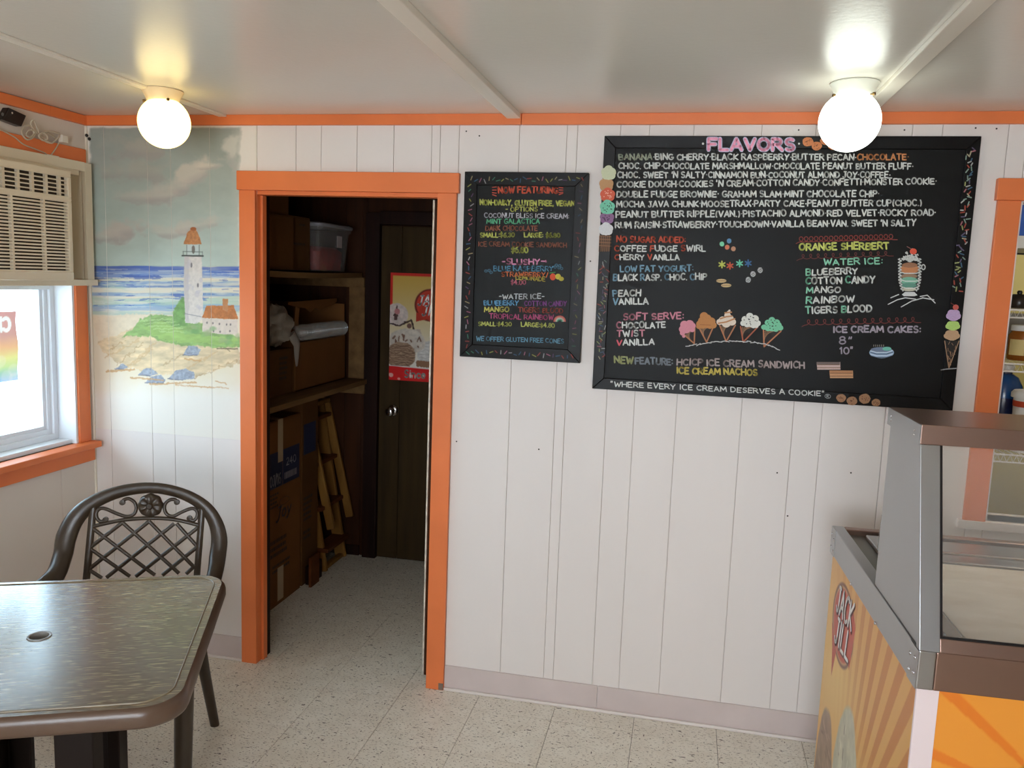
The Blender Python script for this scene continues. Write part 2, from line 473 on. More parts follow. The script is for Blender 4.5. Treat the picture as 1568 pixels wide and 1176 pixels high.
# ------------------------------------------------------------------ materials
white_paint = mat('white_wall_paint', (226, 218, 213), rough=0.55, var=0.025, vscale=3, bump=0.05, bscale=40, stretch=(1, 1, .25))
left_paint = mat('left_wall_paint', (214, 203, 192), rough=0.5, var=0.03, vscale=3)
ceil_paint = mat('ceiling_gloss_paint', (222, 217, 206), rough=0.27, var=0.02, vscale=2, bump=0.10, bscale=55, spec=0.9)
batten_paint = mat('ceiling_batten_paint', (230, 222, 208), rough=0.35)
orange = mat('orange_trim_paint', (226, 120, 64), rough=0.42, var=0.06, vscale=5, bump=0.08, bscale=30)
groove_paint = mat('groove_wall_paint', (222, 212, 203), rough=0.7)  # backing paint behind the plank gaps, close to the wall white
vinyl_base = mat('vinyl_cove_base', (205, 190, 186), rough=0.4, var=0.05, vscale=6)
vinyl_toe = mat('vinyl_base_toe', (222, 212, 206), rough=0.4, var=0.05, vscale=9)
floor_mat = None
def make_floor_mat():
    M = mat('vinyl_floor_tile', (197, 186, 168), rough=0.45)
    nt = M.node_tree; N = nt.nodes; L = nt.links; b = N['Principled BSDF']
    tc = N.new('ShaderNodeTexCoord'); oi = N.new('ShaderNodeObjectInfo')
    ad = N.new('ShaderNodeVectorMath'); ad.operation = 'MULTIPLY_ADD'
    cx = N.new('ShaderNodeCombineXYZ')
    ml = N.new('ShaderNodeMath'); ml.operation = 'MULTIPLY'; ml.inputs[1].default_value = 37.0
    L.new(oi.outputs['Random'], ml.inputs[0]); L.new(ml.outputs[0], cx.inputs[0]); L.new(ml.outputs[0], cx.inputs[1])
    L.new(tc.outputs['Object'], ad.inputs[0]); ad.inputs[1].default_value = (1, 1, 1); L.new(cx.outputs[0], ad.inputs[2])
    def layer(sc, stretch, lo, hi, rot):
        mp = N.new('ShaderNodeMapping'); mp.inputs['Scale'].default_value = stretch; mp.inputs['Rotation'].default_value = (0, 0, rot)
        nz = N.new('ShaderNodeTexNoise'); nz.inputs['Scale'].default_value = sc; nz.inputs['Detail'].default_value = 2
        L.new(ad.outputs[0], mp.inputs[0]); L.new(mp.outputs[0], nz.inputs['Vector'])
        r = N.new('ShaderNodeValToRGB'); r.color_ramp.elements[0].position = lo; r.color_ramp.elements[1].position = hi
        L.new(nz.outputs['Fac'], r.inputs['Fac']); return r.outputs['Color']
    def mixc(f, a, c):
        mx = N.new('ShaderNodeMix'); mx.data_type = 'RGBA'
        L.new(f, mx.inputs['Factor']); 
        if isinstance(a, list): mx.inputs['A'].default_value = a
        else: L.new(a, mx.inputs['A'])
        mx.inputs['B'].default_value = c
        return mx.outputs['Result']
    c = mixc(layer(14, (1, 1, 1), .35, .75, 0), lin((232, 225, 211)), lin((222, 213, 197)))
    c = mixc(layer(90, (1, 2.6, 1), .60, .66, .5), c, lin((150, 134, 114)))
    c = mixc(layer(70, (1.8, 1, 1), .66, .72, 1.1), c, lin((230, 222, 208)))
    c = mixc(layer(34, (1, 3.2, 1), .665, .69, -.4), c, lin((84, 72, 62)))
    c = mixc(layer(44, (3, 1, 1), .68, .705, .3), c, lin((98, 84, 74)))
    L.new(c, b.inputs['Base Color'])
    return M
floor_mat = make_floor_mat()
def wood_mat(name, a, b_, scale=3.0, stretch=(8, 8, .6), rough=0.6):
    return mat(name, a, rough=rough, spec=.15, rgb2=b_, vscale=scale, stretch=stretch, bump=0.1, bscale=12)
brown_panel = wood_mat('brown_wood_panelling', (62, 31, 10), (40, 19, 6))
olive_panel = wood_mat('olive_brown_door_veneer', (62, 46, 20), (44, 31, 13))
dark_frame = wood_mat('dark_stained_frame', (38, 16, 8), (22, 9, 5))
shelf_wood = wood_mat('pine_shelf_board', (120, 90, 55), (90, 64, 36), stretch=(6, .8, 6))
ladder_wood = wood_mat('ladder_pine', (140, 98, 44), (112, 76, 32), stretch=(6, 6, .8))
ladder_tread = wood_mat('ladder_tread_wood', (108, 60, 26), (86, 44, 18), stretch=(6, .8, 6))
card = mat('cardboard', (112, 72, 36), rough=0.8, var=0.10, vscale=4, spec=.15)
card2 = mat('darker_cardboard', (90, 58, 27), rough=0.8, var=0.12, vscale=4, spec=.15)
tape = mat('masking_tape', (176, 150, 118), rough=0.5)
navy_print = mat('navy_print', (30, 36, 66), rough=0.7)
dark_print = mat('dark_print', (52, 34, 22), rough=0.8)
upvc = mat('white_window_frame', (222, 226, 232), rough=0.35)
steel = mat('brushed_steel', (168, 169, 170), rough=0.30, metal=1.0, bump=0.06, bscale=8, stretch=(.4, .4, 60))
steel_h = mat('reflection_tinted_steel_rail', (150, 124, 112), rough=0.33, metal=1.0, bump=0.05, bscale=8, stretch=(.4, 60, 60))  # warm brown reflection tinted into the steel colour
dark_steel = mat('dark_worn_steel', (120, 120, 112), rough=0.4, metal=1.0)
chrome = mat('chrome', (200, 200, 205), rough=0.15, metal=1.0)
white_plastic = mat('white_plastic', (226, 220, 208), rough=0.4)
ac_plastic = mat('air_conditioner_plastic', (220, 206, 182), rough=0.45)
ac_dark = mat('air_conditioner_recess', (58, 48, 36), rough=0.8)
black_plastic = mat('black_plastic', (10, 10, 14), rough=0.3)
board_black = mat('chalkboard_black', (13, 14, 14), rough=0.5, var=0.15, vscale=5, spec=.2)
board_black2 = mat('chalkboard_grey_black', (17, 21, 22), rough=0.5, var=0.18, vscale=4, spec=.22)
frame_black = mat('black_frame', (7, 7, 8), rough=0.4, spec=.2)
window_glass = glass_mat('window_glass', (0.95, 0.97, 0.97))
mural_mat = paint_mat('mural_paint', 0.6)

def struct(o, label=None):
    o['kind'] = 'structure'
    if label: o['label'] = label
    return o

# ------------------------------------------------------------------ floor
XL, XR, YF, HC = -2.447, 3.0, -4.6, 2.2387
fl = MB().box(-2.7, 3.1, -4.8, 1.6, -0.06, -0.0045)
fl = struct(fl.build('floor', mat('tile_joint', (92, 82, 70), rough=0.8)), 'speckled beige vinyl tile floor')
T = 0.305
tile_mesh = None
x0t, y0t = -0.104, -0.124
for ix in range(-8, 5):
    for iy in range(-7, 6):
        xc = x0t + (ix + .5) * T; yc = y0t + (iy + .5) * T
        if tile_mesh is None:
            h = T / 2 - 0.0009
            o = MB().box(-h, h, -h, h, -0.005, 0.0).build('floor_tile', floor_mat, fl)
            tile_mesh = o.data
        else:
            o = bpy.data.objects.new('floor_tile', tile_mesh); COL.objects.link(o); o.parent = fl
        o.location = (xc, yc, 0)
xa, xb, ya, yb = x0t - 8 * T, x0t + 5 * T, y0t - 7 * T, y0t + 6 * T
fo = MB().box(xb, XR, YF, 1.6, -0.005, 0).box(-2.7, xb, YF, ya, -0.005, 0).build('floor_outer_vinyl', floor_mat, fl)
fo['kind'] = 'stuff'

# ------------------------------------------------------------------ wall_back: backing with two openings, planks in front
DX0, DX1, DZ = -1.682, -0.937, 1.955          # doorway
OX0, OX1, OZ0, OZ1 = 1.035, 2.35, 0.885, 1.955  # pass-through to the back room
TH = 0.09
wb = MB()
wb.box(XL - .12, DX0 - .019, .006, TH, 0, HC).box(DX0 - .019, DX1 + .018, .006, TH, DZ + .001, HC).box(DX1 + .018, OX0, .006, TH, 0, HC)
wb.box(OX0, OX1, .006, TH, 0, OZ0).box(OX0, OX1, .006, TH, OZ1, HC).box(OX1, XR, .006, TH, 0, HC)
wall_back = struct(wb.build('wall_back', groove_paint), 'white wood-panelled back wall')
def seams_to(xs, z0, z1, lo, hi):
    e = [lo] + [x for x in xs if lo + .012 < x < hi - .012] + [hi]
    return [(a, b, z0, z1) for a, b in zip(e[:-1], e[1:])]
S_left = [-2.362, -2.165, -2.060, -1.886]
S_top = [-1.517, -1.412, -1.266, -1.119, -0.970]
S_right = [-0.864, -0.637, -0.463, -0.425, -0.272, -0.170, -0.018, 0.210, 0.387, 0.483, 0.690, 0.782, 0.980]
planks = seams_to(S_top, DZ, HC, DX0, DX1) + seams_to(S_right, 0, HC, DX1, OX0)
planks += seams_to([1.2, 1.34, 1.6, 1.85, 2.1], 0, OZ0, OX0, OX1) + seams_to([1.2, 1.34, 1.6, 1.85, 2.1], OZ1, HC, OX0, OX1) + seams_to([2.6, 2.8], 0, HC, OX1, XR)
g = 0.0008
for a, b, z0, z1 in planks:
    boxo('wall_panel', white_paint, a + g, b - g, 0, 0.006, z0, z1, wall_back, bevel=0.0011)

# --- the seaside mural, painted over the five planks left of the doorway
MC = Canvas(128, 184, 376, 660, 2.0, (232, 226, 216))
def build_mural():
    c = MC
    X, Y = c.X, c.Y
    # sky
    n1 = c.noise(60, 3, 1.6, 1); n2 = c.noise(22, 8, 1.5, .8)
    t = np.clip((Y - 195) / 215, 0, 1)[..., None]
    sky = (1 - t) * np.array([152, 158, 150]) + t * np.array([190, 205, 195])
    sky = sky * (1 + (n2[..., None] - .5) * .10)
    edge = np.clip((X - 136 + (c.noise(14, 41) - .5) * 6) / 4, 0, 1) * np.clip((371 + (c.noise(20, 42) - .5) * 12 - X) / 6, 0, 1) * np.clip((Y - 194 + (c.noise(20, 43) - .5) * 4) / 3, 0, 1) * (Y < 412)
    c.a = c.a * (1 - edge[..., None]) + sky * edge[..., None]
    # clouds: cream patches with soft pinkish bellies
    def cloud(cx, cy, rx, ry, seed, a=.75, col=(204, 194, 180), ang=0.0):
        ca, sa = math.cos(ang), math.sin(ang)
        u = ((X - cx) * ca + (Y - cy) * sa) / rx; v = (-(X - cx) * sa + (Y - cy) * ca) / ry
        d = np.sqrt(u * u + v * v) + (c.noise(20, seed, 1.1, 1.0) - .5) * 1.7
        m = np.clip((1.05 - d) * 1.7, 0, 1) * a * edge
        c.blend(m, col)
        m2 = np.clip((1 - d) * 3, 0, 1) * np.clip(v * 2, 0, 1) * .35 * edge
        c.blend(m2, (150, 140, 140))
    cloud(215, 225, 60, 20, 101, .45, (190, 178, 162)); cloud(210, 262, 55, 18, 102, .4, (186, 176, 160))
    cloud(292, 268, 40, 22, 103, .8, (212, 202, 186), -.45); cloud(262, 288, 40, 15, 104, .6, ang=-.2); cloud(318, 254, 24, 8, 111, .8, (216, 206, 190), -.1); cloud(240, 300, 34, 10, 121, .5, (190, 184, 172), -.1)
    cloud(190, 350, 30, 18, 105, .75, (198, 182, 170), -.2); cloud(165, 362, 26, 11, 106, .55)
    cloud(300, 345, 50, 11, 107, .7, ang=-.16); cloud(255, 356, 34, 10, 108, .5); cloud(225, 300, 50, 14, 109, .4)
    cloud(355, 235, 16, 30, 110, .6, (232, 225, 211))
    c.blend(np.clip((X - 352) / 20, 0, 1) * edge * .35, (214, 214, 200))
    # low warm ground wash below the horizon
    sand = (Y > 408) & (Y < 612)
    fade = np.clip((612 - Y + (c.noise(26, 12) - .5) * 30) / 40, 0, 1) * np.clip((X - 137 + (c.noise(12, 44) - .5) * 8) / 6, 0, 1)
    c.blend(sand * fade, (226, 214, 190))
    # sea: horizontal brush strokes
    sea = [(408, 416, (62, 92, 178), 1), (414, 426, (92, 128, 200), .9), (427, 433, (206, 210, 196), .7), (431, 441, (104, 142, 198), .85), (436, 440, (56, 84, 160), .5),
           (442, 448, (214, 212, 196), .6), (447, 454, (110, 148, 196), .8), (454, 470, (158, 192, 178), .8), (458, 461, (206, 210, 196), .6), (466, 477, (120, 158, 204), .85),
           (476, 483, (160, 190, 180), .7)]
    for i, (a, b, col, al) in enumerate(sea):
        wv = (c.noise(26, 200 + i, 3, .7) - .5) * 7
        m = np.clip((Y - a - wv) / 1.2, 0, 1) * np.clip((b + wv * .5 - Y) / 1.5, 0, 1)
        br = .65 + .7 * (c.noise(5, 230 + i, 8, .7) - .3)
        x_ok = np.clip((X - 139 - (c.noise(7, 260 + i) - .5) * 8) / 3, 0, 1) * np.clip((369 - X + (c.noise(6, 280 + i) - .5) * 10) / 3, 0, 1)
        c.blend(m * al * np.clip(br, 0, 1) * x_ok, col)
    streak = c.noise(3, 300, 14, .8); okx = np.clip((X - 142) / 4, 0, 1) * (X < 366)
    c.blend((streak > .63) * (Y > 412) * (Y < 480) * .55 * okx, (212, 218, 210))
    c.blend((c.noise(3, 305, 12, .8) > .66) * (Y > 409) * (Y < 474) * .6 * okx, (58, 86, 170))
    g2 = c.noise(9, 320, 5, .8); gx_ = np.clip((X - 141) / 4, 0, 1) * np.clip((369 - X) / 4, 0, 1)
    c.blend(np.clip((g2 - .55) * 6, 0, 1) * (Y > 426) * (Y < 482) * .7 * gx_, (176, 200, 184))
    c.blend(np.clip((c.noise(7, 331, 6, .8) - .6) * 7, 0, 1) * (Y > 424) * (Y < 484) * .75 * gx_, (220, 216, 200))
    # beach
    c.poly([(140, 484), (250, 480), (215, 520), (150, 522)], (224, 206, 178), .7, wob=4, seed=5, var=.05)
    c.poly([(150, 524), (178, 512), (214, 497), (236, 494), (262, 498), (366, 520), (368, 556), (330, 566), (300, 578), (232, 572), (190, 560), (158, 540)], (212, 188, 148), .8, wob=6, seed=21, var=.22, vcell=5, sx=3)
    for i, (p, q) in enumerate([((160, 548), (212, 520)), ((178, 560), (220, 524)), ((192, 565), (236, 528)), ((250, 560), (300, 530)), ((272, 572), (330, 540)), ((300, 578), (362, 552)), ((206, 556), (232, 534)), ((166, 536), (190, 522))]):
        c.line([p, q], 3.4 if i % 2 == 0 else 1.8, (172, 138, 98) if i % 2 else (198, 164, 118), .5, wob=5, seed=40 + i)
    # hill
    c.poly([(186, 516), (206, 502), (214, 488), (238, 482), (262, 484), (268, 468), (282, 455), (290, 470), (292, 490), (330, 498), (366, 516), (368, 532), (330, 532), (296, 530), (262, 528), (236, 518), (210, 514)], (134, 170, 98), .92, wob=4, seed=61, var=.22, vcell=4, sx=2.5, soft=1)
    c.poly([(214, 500), (250, 492), (290, 510), (364, 518), (366, 528), (300, 526), (250, 522)], (160, 194, 106), .7, wob=5, seed=66, var=.12, sx=4)
    c.poly([(262, 500), (270, 466), (280, 455), (287, 468), (288, 500)], (112, 156, 88), .7, wob=3, seed=71, var=.2, soft=1)
    for i in range(5): c.line([(212 + i * 8, 492 + i * 4), (262 + i * 6, 488 + i * 5)], 1.6, (190, 216, 150), .6, wob=3, seed=90 + i)
    # lighthouse
    T_ = [(282.5, 392), (308.5, 392), (310.5, 440), (311, 488), (302, 496), (284, 494), (281.5, 440)]
    c.poly(T_, (216, 208, 200), 1, wob=.6, seed=7, var=.07, vcell=3)
    c.poly([(282.5, 392), (289, 392), (289, 494), (284, 494), (281.5, 440)], (188, 180, 178), .6, wob=1.5, seed=9, soft=2)
    c.line([(282, 480), (308, 485)], 1, (120, 120, 126), .8)
    c.poly([(281, 374), (309, 374), (306, 364), (299, 350), (295, 348), (288, 355), (284, 365)], (190, 130, 84), 1, wob=1, seed=13, var=.16, vcell=3)
    c.ell(296, 350.5, 5, 3, (170, 104, 66), wob=.6)
    c.poly([(286, 375), (305.5, 375), (305.5, 391), (286, 391)], (198, 208, 204), .9)
    c.ell(296, 382, 2.6, 6.5, (112, 104, 96), .9, wob=.6)
    for p in ([(286, 375), (286, 390)], [(305, 375), (305, 390)], [(280, 385), (310, 386)]): c.line(p, .9, (90, 96, 92), .9)
    c.line([(279, 391.5), (311, 392)], 2.2, (60, 64, 60), 1)
    for x in (280.5, 310): c.line([(x, 385), (x, 391)], .8, (90, 96, 92), .9)
    c.ell(293, 406, 1.6, 4, (110, 106, 108), .9); c.ell(303, 437, 1.3, 3.5, (110, 106, 108), .9)
    for i in range(14): c.ell(286 + RNG.rand() * 22, 400 + RNG.rand() * 84, 2 + RNG.rand() * 3, 2 + RNG.rand() * 3, (196, 190, 196), .5, wob=1, seed=500 + i)
    # cottage
    c.poly([(310, 487), (364, 490), (364, 512), (342, 512), (310, 508)], (214, 200, 186), 1, wob=.8, seed=15, var=.05)
    c.poly([(309, 487), (316, 468), (358, 467.5), (365, 489)], (186, 116, 62), 1, wob=.8, seed=16, var=.16, vcell=3)
    c.poly([(341, 457), (349, 458), (349, 478), (341, 474)], (190, 132, 84), 1, wob=.5, seed=17, var=.1)
    for x, y in ((317, 494), (326, 495), (336, 496), (347, 497), (353, 497), (327, 507), (337, 508), (352, 507)): c.ell(x, y, 1.2, 1.9, (120, 112, 108), .9)
    for i in range(22):
        c.ell(284 + RNG.rand() * 44 if i < 14 else 330 + RNG.rand() * 36, (498 if i < 14 else 512) + RNG.rand() * 14, 4 + RNG.rand() * 4, 3 + RNG.rand() * 4, [(138, 178, 112), (116, 158, 98), (158, 170, 124)][i % 3], .6, wob=2.5, seed=600 + i, soft=.5)
    # rocks and driftwood
    for i, P_ in enumerate([[(176, 565), (188, 556), (196, 562), (190, 566)], [(212, 574), (220, 565), (232, 563), (242, 572), (230, 576)], [(222, 586), (232, 577), (246, 573), (254, 582), (250, 587)],
                            [(257, 580), (268, 568), (284, 564), (297, 570), (298, 580), (280, 582)], [(280, 544), (288, 529), (300, 530), (308, 536), (302, 544)]]):
        c.poly(P_, (148, 156, 172), .95, wob=1.6, seed=700 + i, var=.22, vcell=3)
        c.line([P_[0], P_[-1]], 1.4, (92, 96, 112), .7, wob=1, seed=720 + i)
    for i, (p, q, w) in enumerate([((164, 568), (206, 566), 3.4), ((200, 578), (250, 582), 2.4), ((230, 588), (300, 586), 2.6), ((270, 590), (350, 594), 2), ((330, 584), (348, 588), 2), ((284, 550), (306, 552), 2.6)]):
        c.line([p, q], w, (196, 150, 98), .75, wob=2.2, seed=740 + i)
    c.line([(332, 534), (364, 534)], 1.6, (96, 82, 64), .8, wob=1, seed=760); c.line([(346, 533), (352, 538)], 1.2, (96, 82, 64), .7)
    # fade to wall paint
    fd = np.clip((Y - 590 + (c.noise(30, 800) - .5) * 30) / 24, 0, 1)
    c.blend(fd, (230, 224, 214))
    c.blend(np.clip((373 - X) / 4, 0, 1) * 0, (0, 0, 0))
build_mural()
def mural_sample(U, V):
    # world (X, Z) on the plane y=0 -> the canvas' own frame
    d0 = np.stack([U - CAM.x, np.full_like(U, -CAM.y), V - CAM.z], -1)
    c = d0 @ np.array(FW); px = 784 + FPX * (d0 @ np.array(RT)) / c; py = 588 - FPX * (d0 @ np.array(UP)) / c
    return MC.sample(px, py)
for a, b, z0, z1 in seams_to(S_left, 0, HC, XL, DX0):
    boxo('wall_panel', white_paint, a + g, b - g, 0, 0.006, 0, .95, wall_back, bevel=0.0011)
    us = np.arange(a + g, b - g + 1e-6, (b - a - 2 * g) / max(1, round((b - a) / .0022))); vs = np.arange(.95, HC, .0024)
    painted('mural_panel', mural_mat, us, vs, lambda U, V: np.stack([U, U * 0, V], -1), mural_sample, wall_back, thick=(0, .006, 0))

# nail heads
nm = MB()
for px, py in [(714, 201), (1223, 199), (1385, 199), (1494, 196), (1526, 197), (1303, 724), (1190, 724), (734, 208), (699, 676), (904, 400), (825, 688), (1206, 790)]:
    p = at(px, py, 1, 0); nm.lathe([(0.0001, -.0012), (.0028, -.0009), (.003, 0)], (p.x, 0, p.z), n=8, axis='y')
nm.build('nail_head', mat('nail_rust', (50, 42, 38), rough=.6), wall_back, kind='stuff')

# ------------------------------------------------------------------ wall_left with window opening
WY0, WY1, WZ0, WZ1 = -1.15, -0.112, 0.905, 2.05
wl = MB()
wl.box(XL - .13, XL, YF, .006, 0, WZ0).box(XL - .13, XL, YF, .006, WZ1, HC).box(XL - .13, XL, WY1, .006, WZ0, WZ1).box(XL - .13, XL, YF, WY0, WZ0, WZ1)
wall_left = struct(wl.build('wall_left', left_paint), 'white left wall with the window and air conditioner')
for a, b in [(-.20, 0), (-.62, -.20), (-.98, -.62), (-1.3, -.98), (-1.7, -1.3), (-2.1, -1.7)]:
    boxo('wall_panel', left_paint, XL, XL + .005, a + g, b - g, .0, .885, wall_left, bevel=.001)
for a, b in [(-.46, 0), (-.9, -.46), (-1.3, -.9)]:
    boxo('wall_panel', left_paint, XL, XL + .005, a + g, b - g, 2.10, HC, wall_left, bevel=.001)
# other walls
wr = MB().box(XR, XR + .12, YF, 1.6, 0, HC)
wall_right = struct(wr.build('wall_right', left_paint), 'white wall on the right, out of view')
wf = MB().box(-2.7, -1.2, YF - .12, YF, 0, HC).box(.6, 3.12, YF - .12, YF, 0, HC).box(-1.2, .6, YF - .12, YF, 0, .8).box(-1.2, .6, YF - .12, YF, 1.9, HC)
wall_front = struct(wf.build('wall_front', left_paint), 'white shop-front wall behind the viewer')
eaves = struct(MB().box(-3.75, -2.6, -6.6, 2.0, 2.30, 2.40).box(-3.75, 3.2, -7.2, -4.72, 2.30, 2.40).build('eaves_and_sky_block', white_paint), 'roof eaves over the left window, plus an unseen front slab added to block sky')  # second box is an unseen overhang added in front to hold back sky light
def plain_window(name, x0, x1, y0, y1, z0, z1, axis, label):
    e = bpy.data.objects.new(name, None); COL.objects.link(e); struct(e, label)
    m = MB(); t = .05
    if axis == 'y':
        ym = (y0 + y1) / 2
        m.box(x0, x1, y0, y1, z0, z0 + t).box(x0, x1, y0, y1, z1 - t, z1).box(x0, x0 + t, y0, y1, z0 + t, z1 - t).box(x1 - t, x1, y0, y1, z0 + t, z1 - t).box((x0 + x1) / 2 - .025, (x0 + x1) / 2 + .025, y0, y1, z0 + t, z1 - t)
        m.build('window_frame', upvc, e)
        MB().box(x0 + t, (x0 + x1) / 2 - .025, ym - .002, ym + .002, z0 + t, z1 - t).box((x0 + x1) / 2 + .025, x1 - t, ym - .002, ym + .002, z0 + t, z1 - t).build('window_pane', window_glass, e)
    else:
        xm = (x0 + x1) / 2
        m.box(x0, x1, y0, y1, z0, z0 + t).box(x0, x1, y0, y1, z1 - t, z1).box(x0, x1, y0, y0 + t, z0 + t, z1 - t).box(x0, x1, y1 - t, y1, z0 + t, z1 - t)
        m.build('window_frame', upvc, e)
        MB().box(xm - .002, xm + .002, y0 + t, y1 - t, z0 + t, z1 - t).build('window_pane', window_glass, e)
    return e
plain_window('window_2', -1.2, .6, YF - .09, YF - .04, .8, 1.9, 'y', 'wide shop-front window behind the viewer')

# ------------------------------------------------------------------ ceiling with battens
ceiling = struct(MB().box(-2.7, 3.12, -4.8, 1.65, HC + .006, HC + .12).build('ceiling', ceil_paint), 'glossy white painted ceiling with battens')
cx = [-2.447, -1.818, -0.658, 0.532, 1.75, 3.0]
for a, b in zip(cx[:-1], cx[1:]):
    boxo('ceiling_panel', ceil_paint, a + .002, b - .002, YF, -.001, HC, HC + .006, ceiling)
for x, w, z in [(-1.818, .034, .008), (-0.658, .05, .018), (0.532, .046, .014), (1.75, .046, .012)]:
    boxo('ceiling_batten', batten_paint, x - w / 2, x + w / 2, YF, -.012, HC - z, HC, ceiling, bevel=.002)

# ------------------------------------------------------------------ trims
def trim(name, parts, label):
    e = bpy.data.objects.new(name, None); COL.objects.link(e); struct(e, label)
    for nm_, m_, bx, bv in parts:
        boxo(nm_, m_, *bx, parent=e, bevel=bv)
    return e
trim('trim_1', [('crown_board', orange, (XL, -0.630, -.018, 0, 2.200, HC), .0015), ('crown_board', orange, (-0.628, XR, -.018, 0, 2.200, HC), .0015)], 'narrow orange crown trim along the back wall')
trim('trim_2', [('crown_board', orange, (XL + .005, XL + .023, -.210, -.018, 2.200, HC - .002), .0015), ('crown_board', orange, (XL + .005, XL + .023, -2.6, -.212, 2.200, HC - .002), .0015),
                ('crown_board', orange, (XL + .005, XL + .023, -4.6, -2.602, 2.200, HC - .002), .0015)], 'narrow orange crown trim along the left wall')
e = trim('trim_3', [('side_casing', orange, (-1.750, -1.682, -.018, 0, 0, 1.953), .002), ('side_casing', orange, (-0.937, -0.864, -.018, 0, 0, 1.953), .002),
                    ('head_casing', orange, (-1.757, -0.854, -.024, 0, 1.953, 2.026), .002), ('jamb', orange, (-1.700, -1.682, 0, .058, 0, 1.94), .002),
                    ('jamb', orange, (-0.937, -0.92, 0, .058, 0, 1.94), .002), ('head_jamb', orange, (-1.682, -0.937, 0, .058, 1.938, 1.955), .002),
                    ('door_stop', dark_frame, (-1.700, -1.678, .058, .095, 0, 1.94), .002), ('door_stop', orange, (-1.6825, -1.672, .026, .0575, 0, 1.937), .0015),
                    ('scuffed_corner', mat('bare_scuff', (120, 104, 92), rough=.8), (-0.884, -0.8645, -.0186, -.017, 0.002, .030), 0)], 'orange painted casing around the storeroom doorway')
e = trim('trim_4', [('side_casing', orange, (0.966, 1.035, -.018, 0, .86, 1.958), .002), ('head_casing', orange, (0.958, 2.42, -.024, 0, 1.958, 2.028), .002), ('side_casing', orange, (2.35, 2.41, -.018, 0, .86, 1.958), .002),
                    ('jamb', white_paint, (1.035, 1.045, 0, .09, OZ0, OZ1), .001), ('sill_board', white_paint, (.95, 2.42, -.02, .12, .855, .885), .002)], 'orange casing around the serving hatch to the back room')
trim('trim_5', [('caulk_line', mat('caulk', (222, 212, 196), rough=.6), (XL, XL + .012, -.010, 0, .1, 2.2), .003)], 'caulked corner strip')
trim('baseboard_back', [('base_strip', vinyl_base, (-0.8635, -.251, -.006, 0, 0, .102), .001), ('base_strip', vinyl_base, (-.249, 2.9, -.006, 0, 0, .102), .001), ('base_toe', vinyl_toe, (-0.8635, 2.9, -.017, -.006, 0, .012), .003),
                        ('base_strip', vinyl_base, (XL + .02, -1.751, -.006, 0, 0, .102), .001), ('base_toe', vinyl_toe, (XL + .02, -1.751, -.017, -.006, 0, .012), .003)], 'vinyl cove base along the back wall')
trim('baseboard_left', [('base_strip', vinyl_base, (XL + .005, XL + .011, -4.5, 0, 0, .102), .001), ('base_toe', vinyl_toe, (XL + .011, XL + .022, -4.5, 0, 0, .012), .003)], 'vinyl cove base along the left wall')

# ------------------------------------------------------------------ window_1 in the left wall
w1 = bpy.data.objects.new('window_1', None); COL.objects.link(w1); struct(w1, 'white framed window in the left wall under the air conditioner')
boxo('head_casing', orange, XL, XL + .019, -1.25, -.022, 2.048, 2.103, w1, bevel=.002)
boxo('side_casing', orange, XL, XL + .019, -.104, -.050, .905, 2.048, w1, bevel=.002)
boxo('side_casing', orange, XL, XL + .012, -.049, -.030, .905, 2.048, w1, bevel=.001)
boxo('side_casing', orange, XL, XL + .019, -1.24, -1.155, .905, 2.048, w1, bevel=.002)
boxo('jamb_liner', upvc, XL - .13, XL + .010, -.116, -.104, .905, 2.05, w1)
boxo('stool_board', orange, XL - .03, XL + .062, -1.28, -.030, .880, .905, w1, bevel=.003)
boxo('apron_board', orange, XL + .005, XL + .022, -1.26, -.022, .818, .880, w1, bevel=.002)
boxo('inner_sill', upvc, XL - .13, XL - .012, -1.15, -.116, .900, .922, w1, bevel=.002)
fr = MB()
for (y0, y1, xa_, xb_) in ((-.140, -.116, -2.52, -2.575), (-.160, -.138, -2.532, -2.575), (-.175, -.158, -2.54, -2.57)):
    fr.box(xa_, xb_, y0, y1, .922, 1.60)
for (z0, z1, xa_, xb_, ye) in ((.922, .945, -2.52, -2.575, -.1402), (.940, .965, -2.532, -2.5745, -.1602), (.960, .980, -2.54, -2.57, -.1752), (1.535, 1.60, -2.52, -2.575, -.1402)):
    fr.box(xa_, xb_, -1.0895, ye, z0, z1)
fr.box(-2.52, -2.575, -1.15, -1.09, .922, 1.60)
fr.build('sash_frame', upvc, w1, bevel=.0015)
boxo('window_pane', window_glass, -2.556, -2.552, -1.09, -.175, .98, 1.535, w1)
boxo('upper_window_pane', window_glass, -2.556, -2.552, -1.15, -.116, 1.60, 2.05, w1)
# outside
gm = mat('sunlit_pavement', (225, 225, 220), rough=.9, var=.05, vscale=2)
am = mat('grey_gravel', (110, 122, 134), rough=.9, var=.25, vscale=14)
gr = MB().box(-14, -2.62, -16, 10, -.30, -.20).build('pavement', gm); struct(gr, 'pale pavement outside the left window')
gr2 = MB().box(-4.6, -2.65, -3.2, .9, -.20, -.19).build('gravel_strip', am); struct(gr2, 'blue-grey gravel strip outside under the window')
gr3 = MB().box(-14, 14, -20, -4.75, -.32, -.22).build('street', gm); struct(gr3, 'pale pavement in front of the shop')

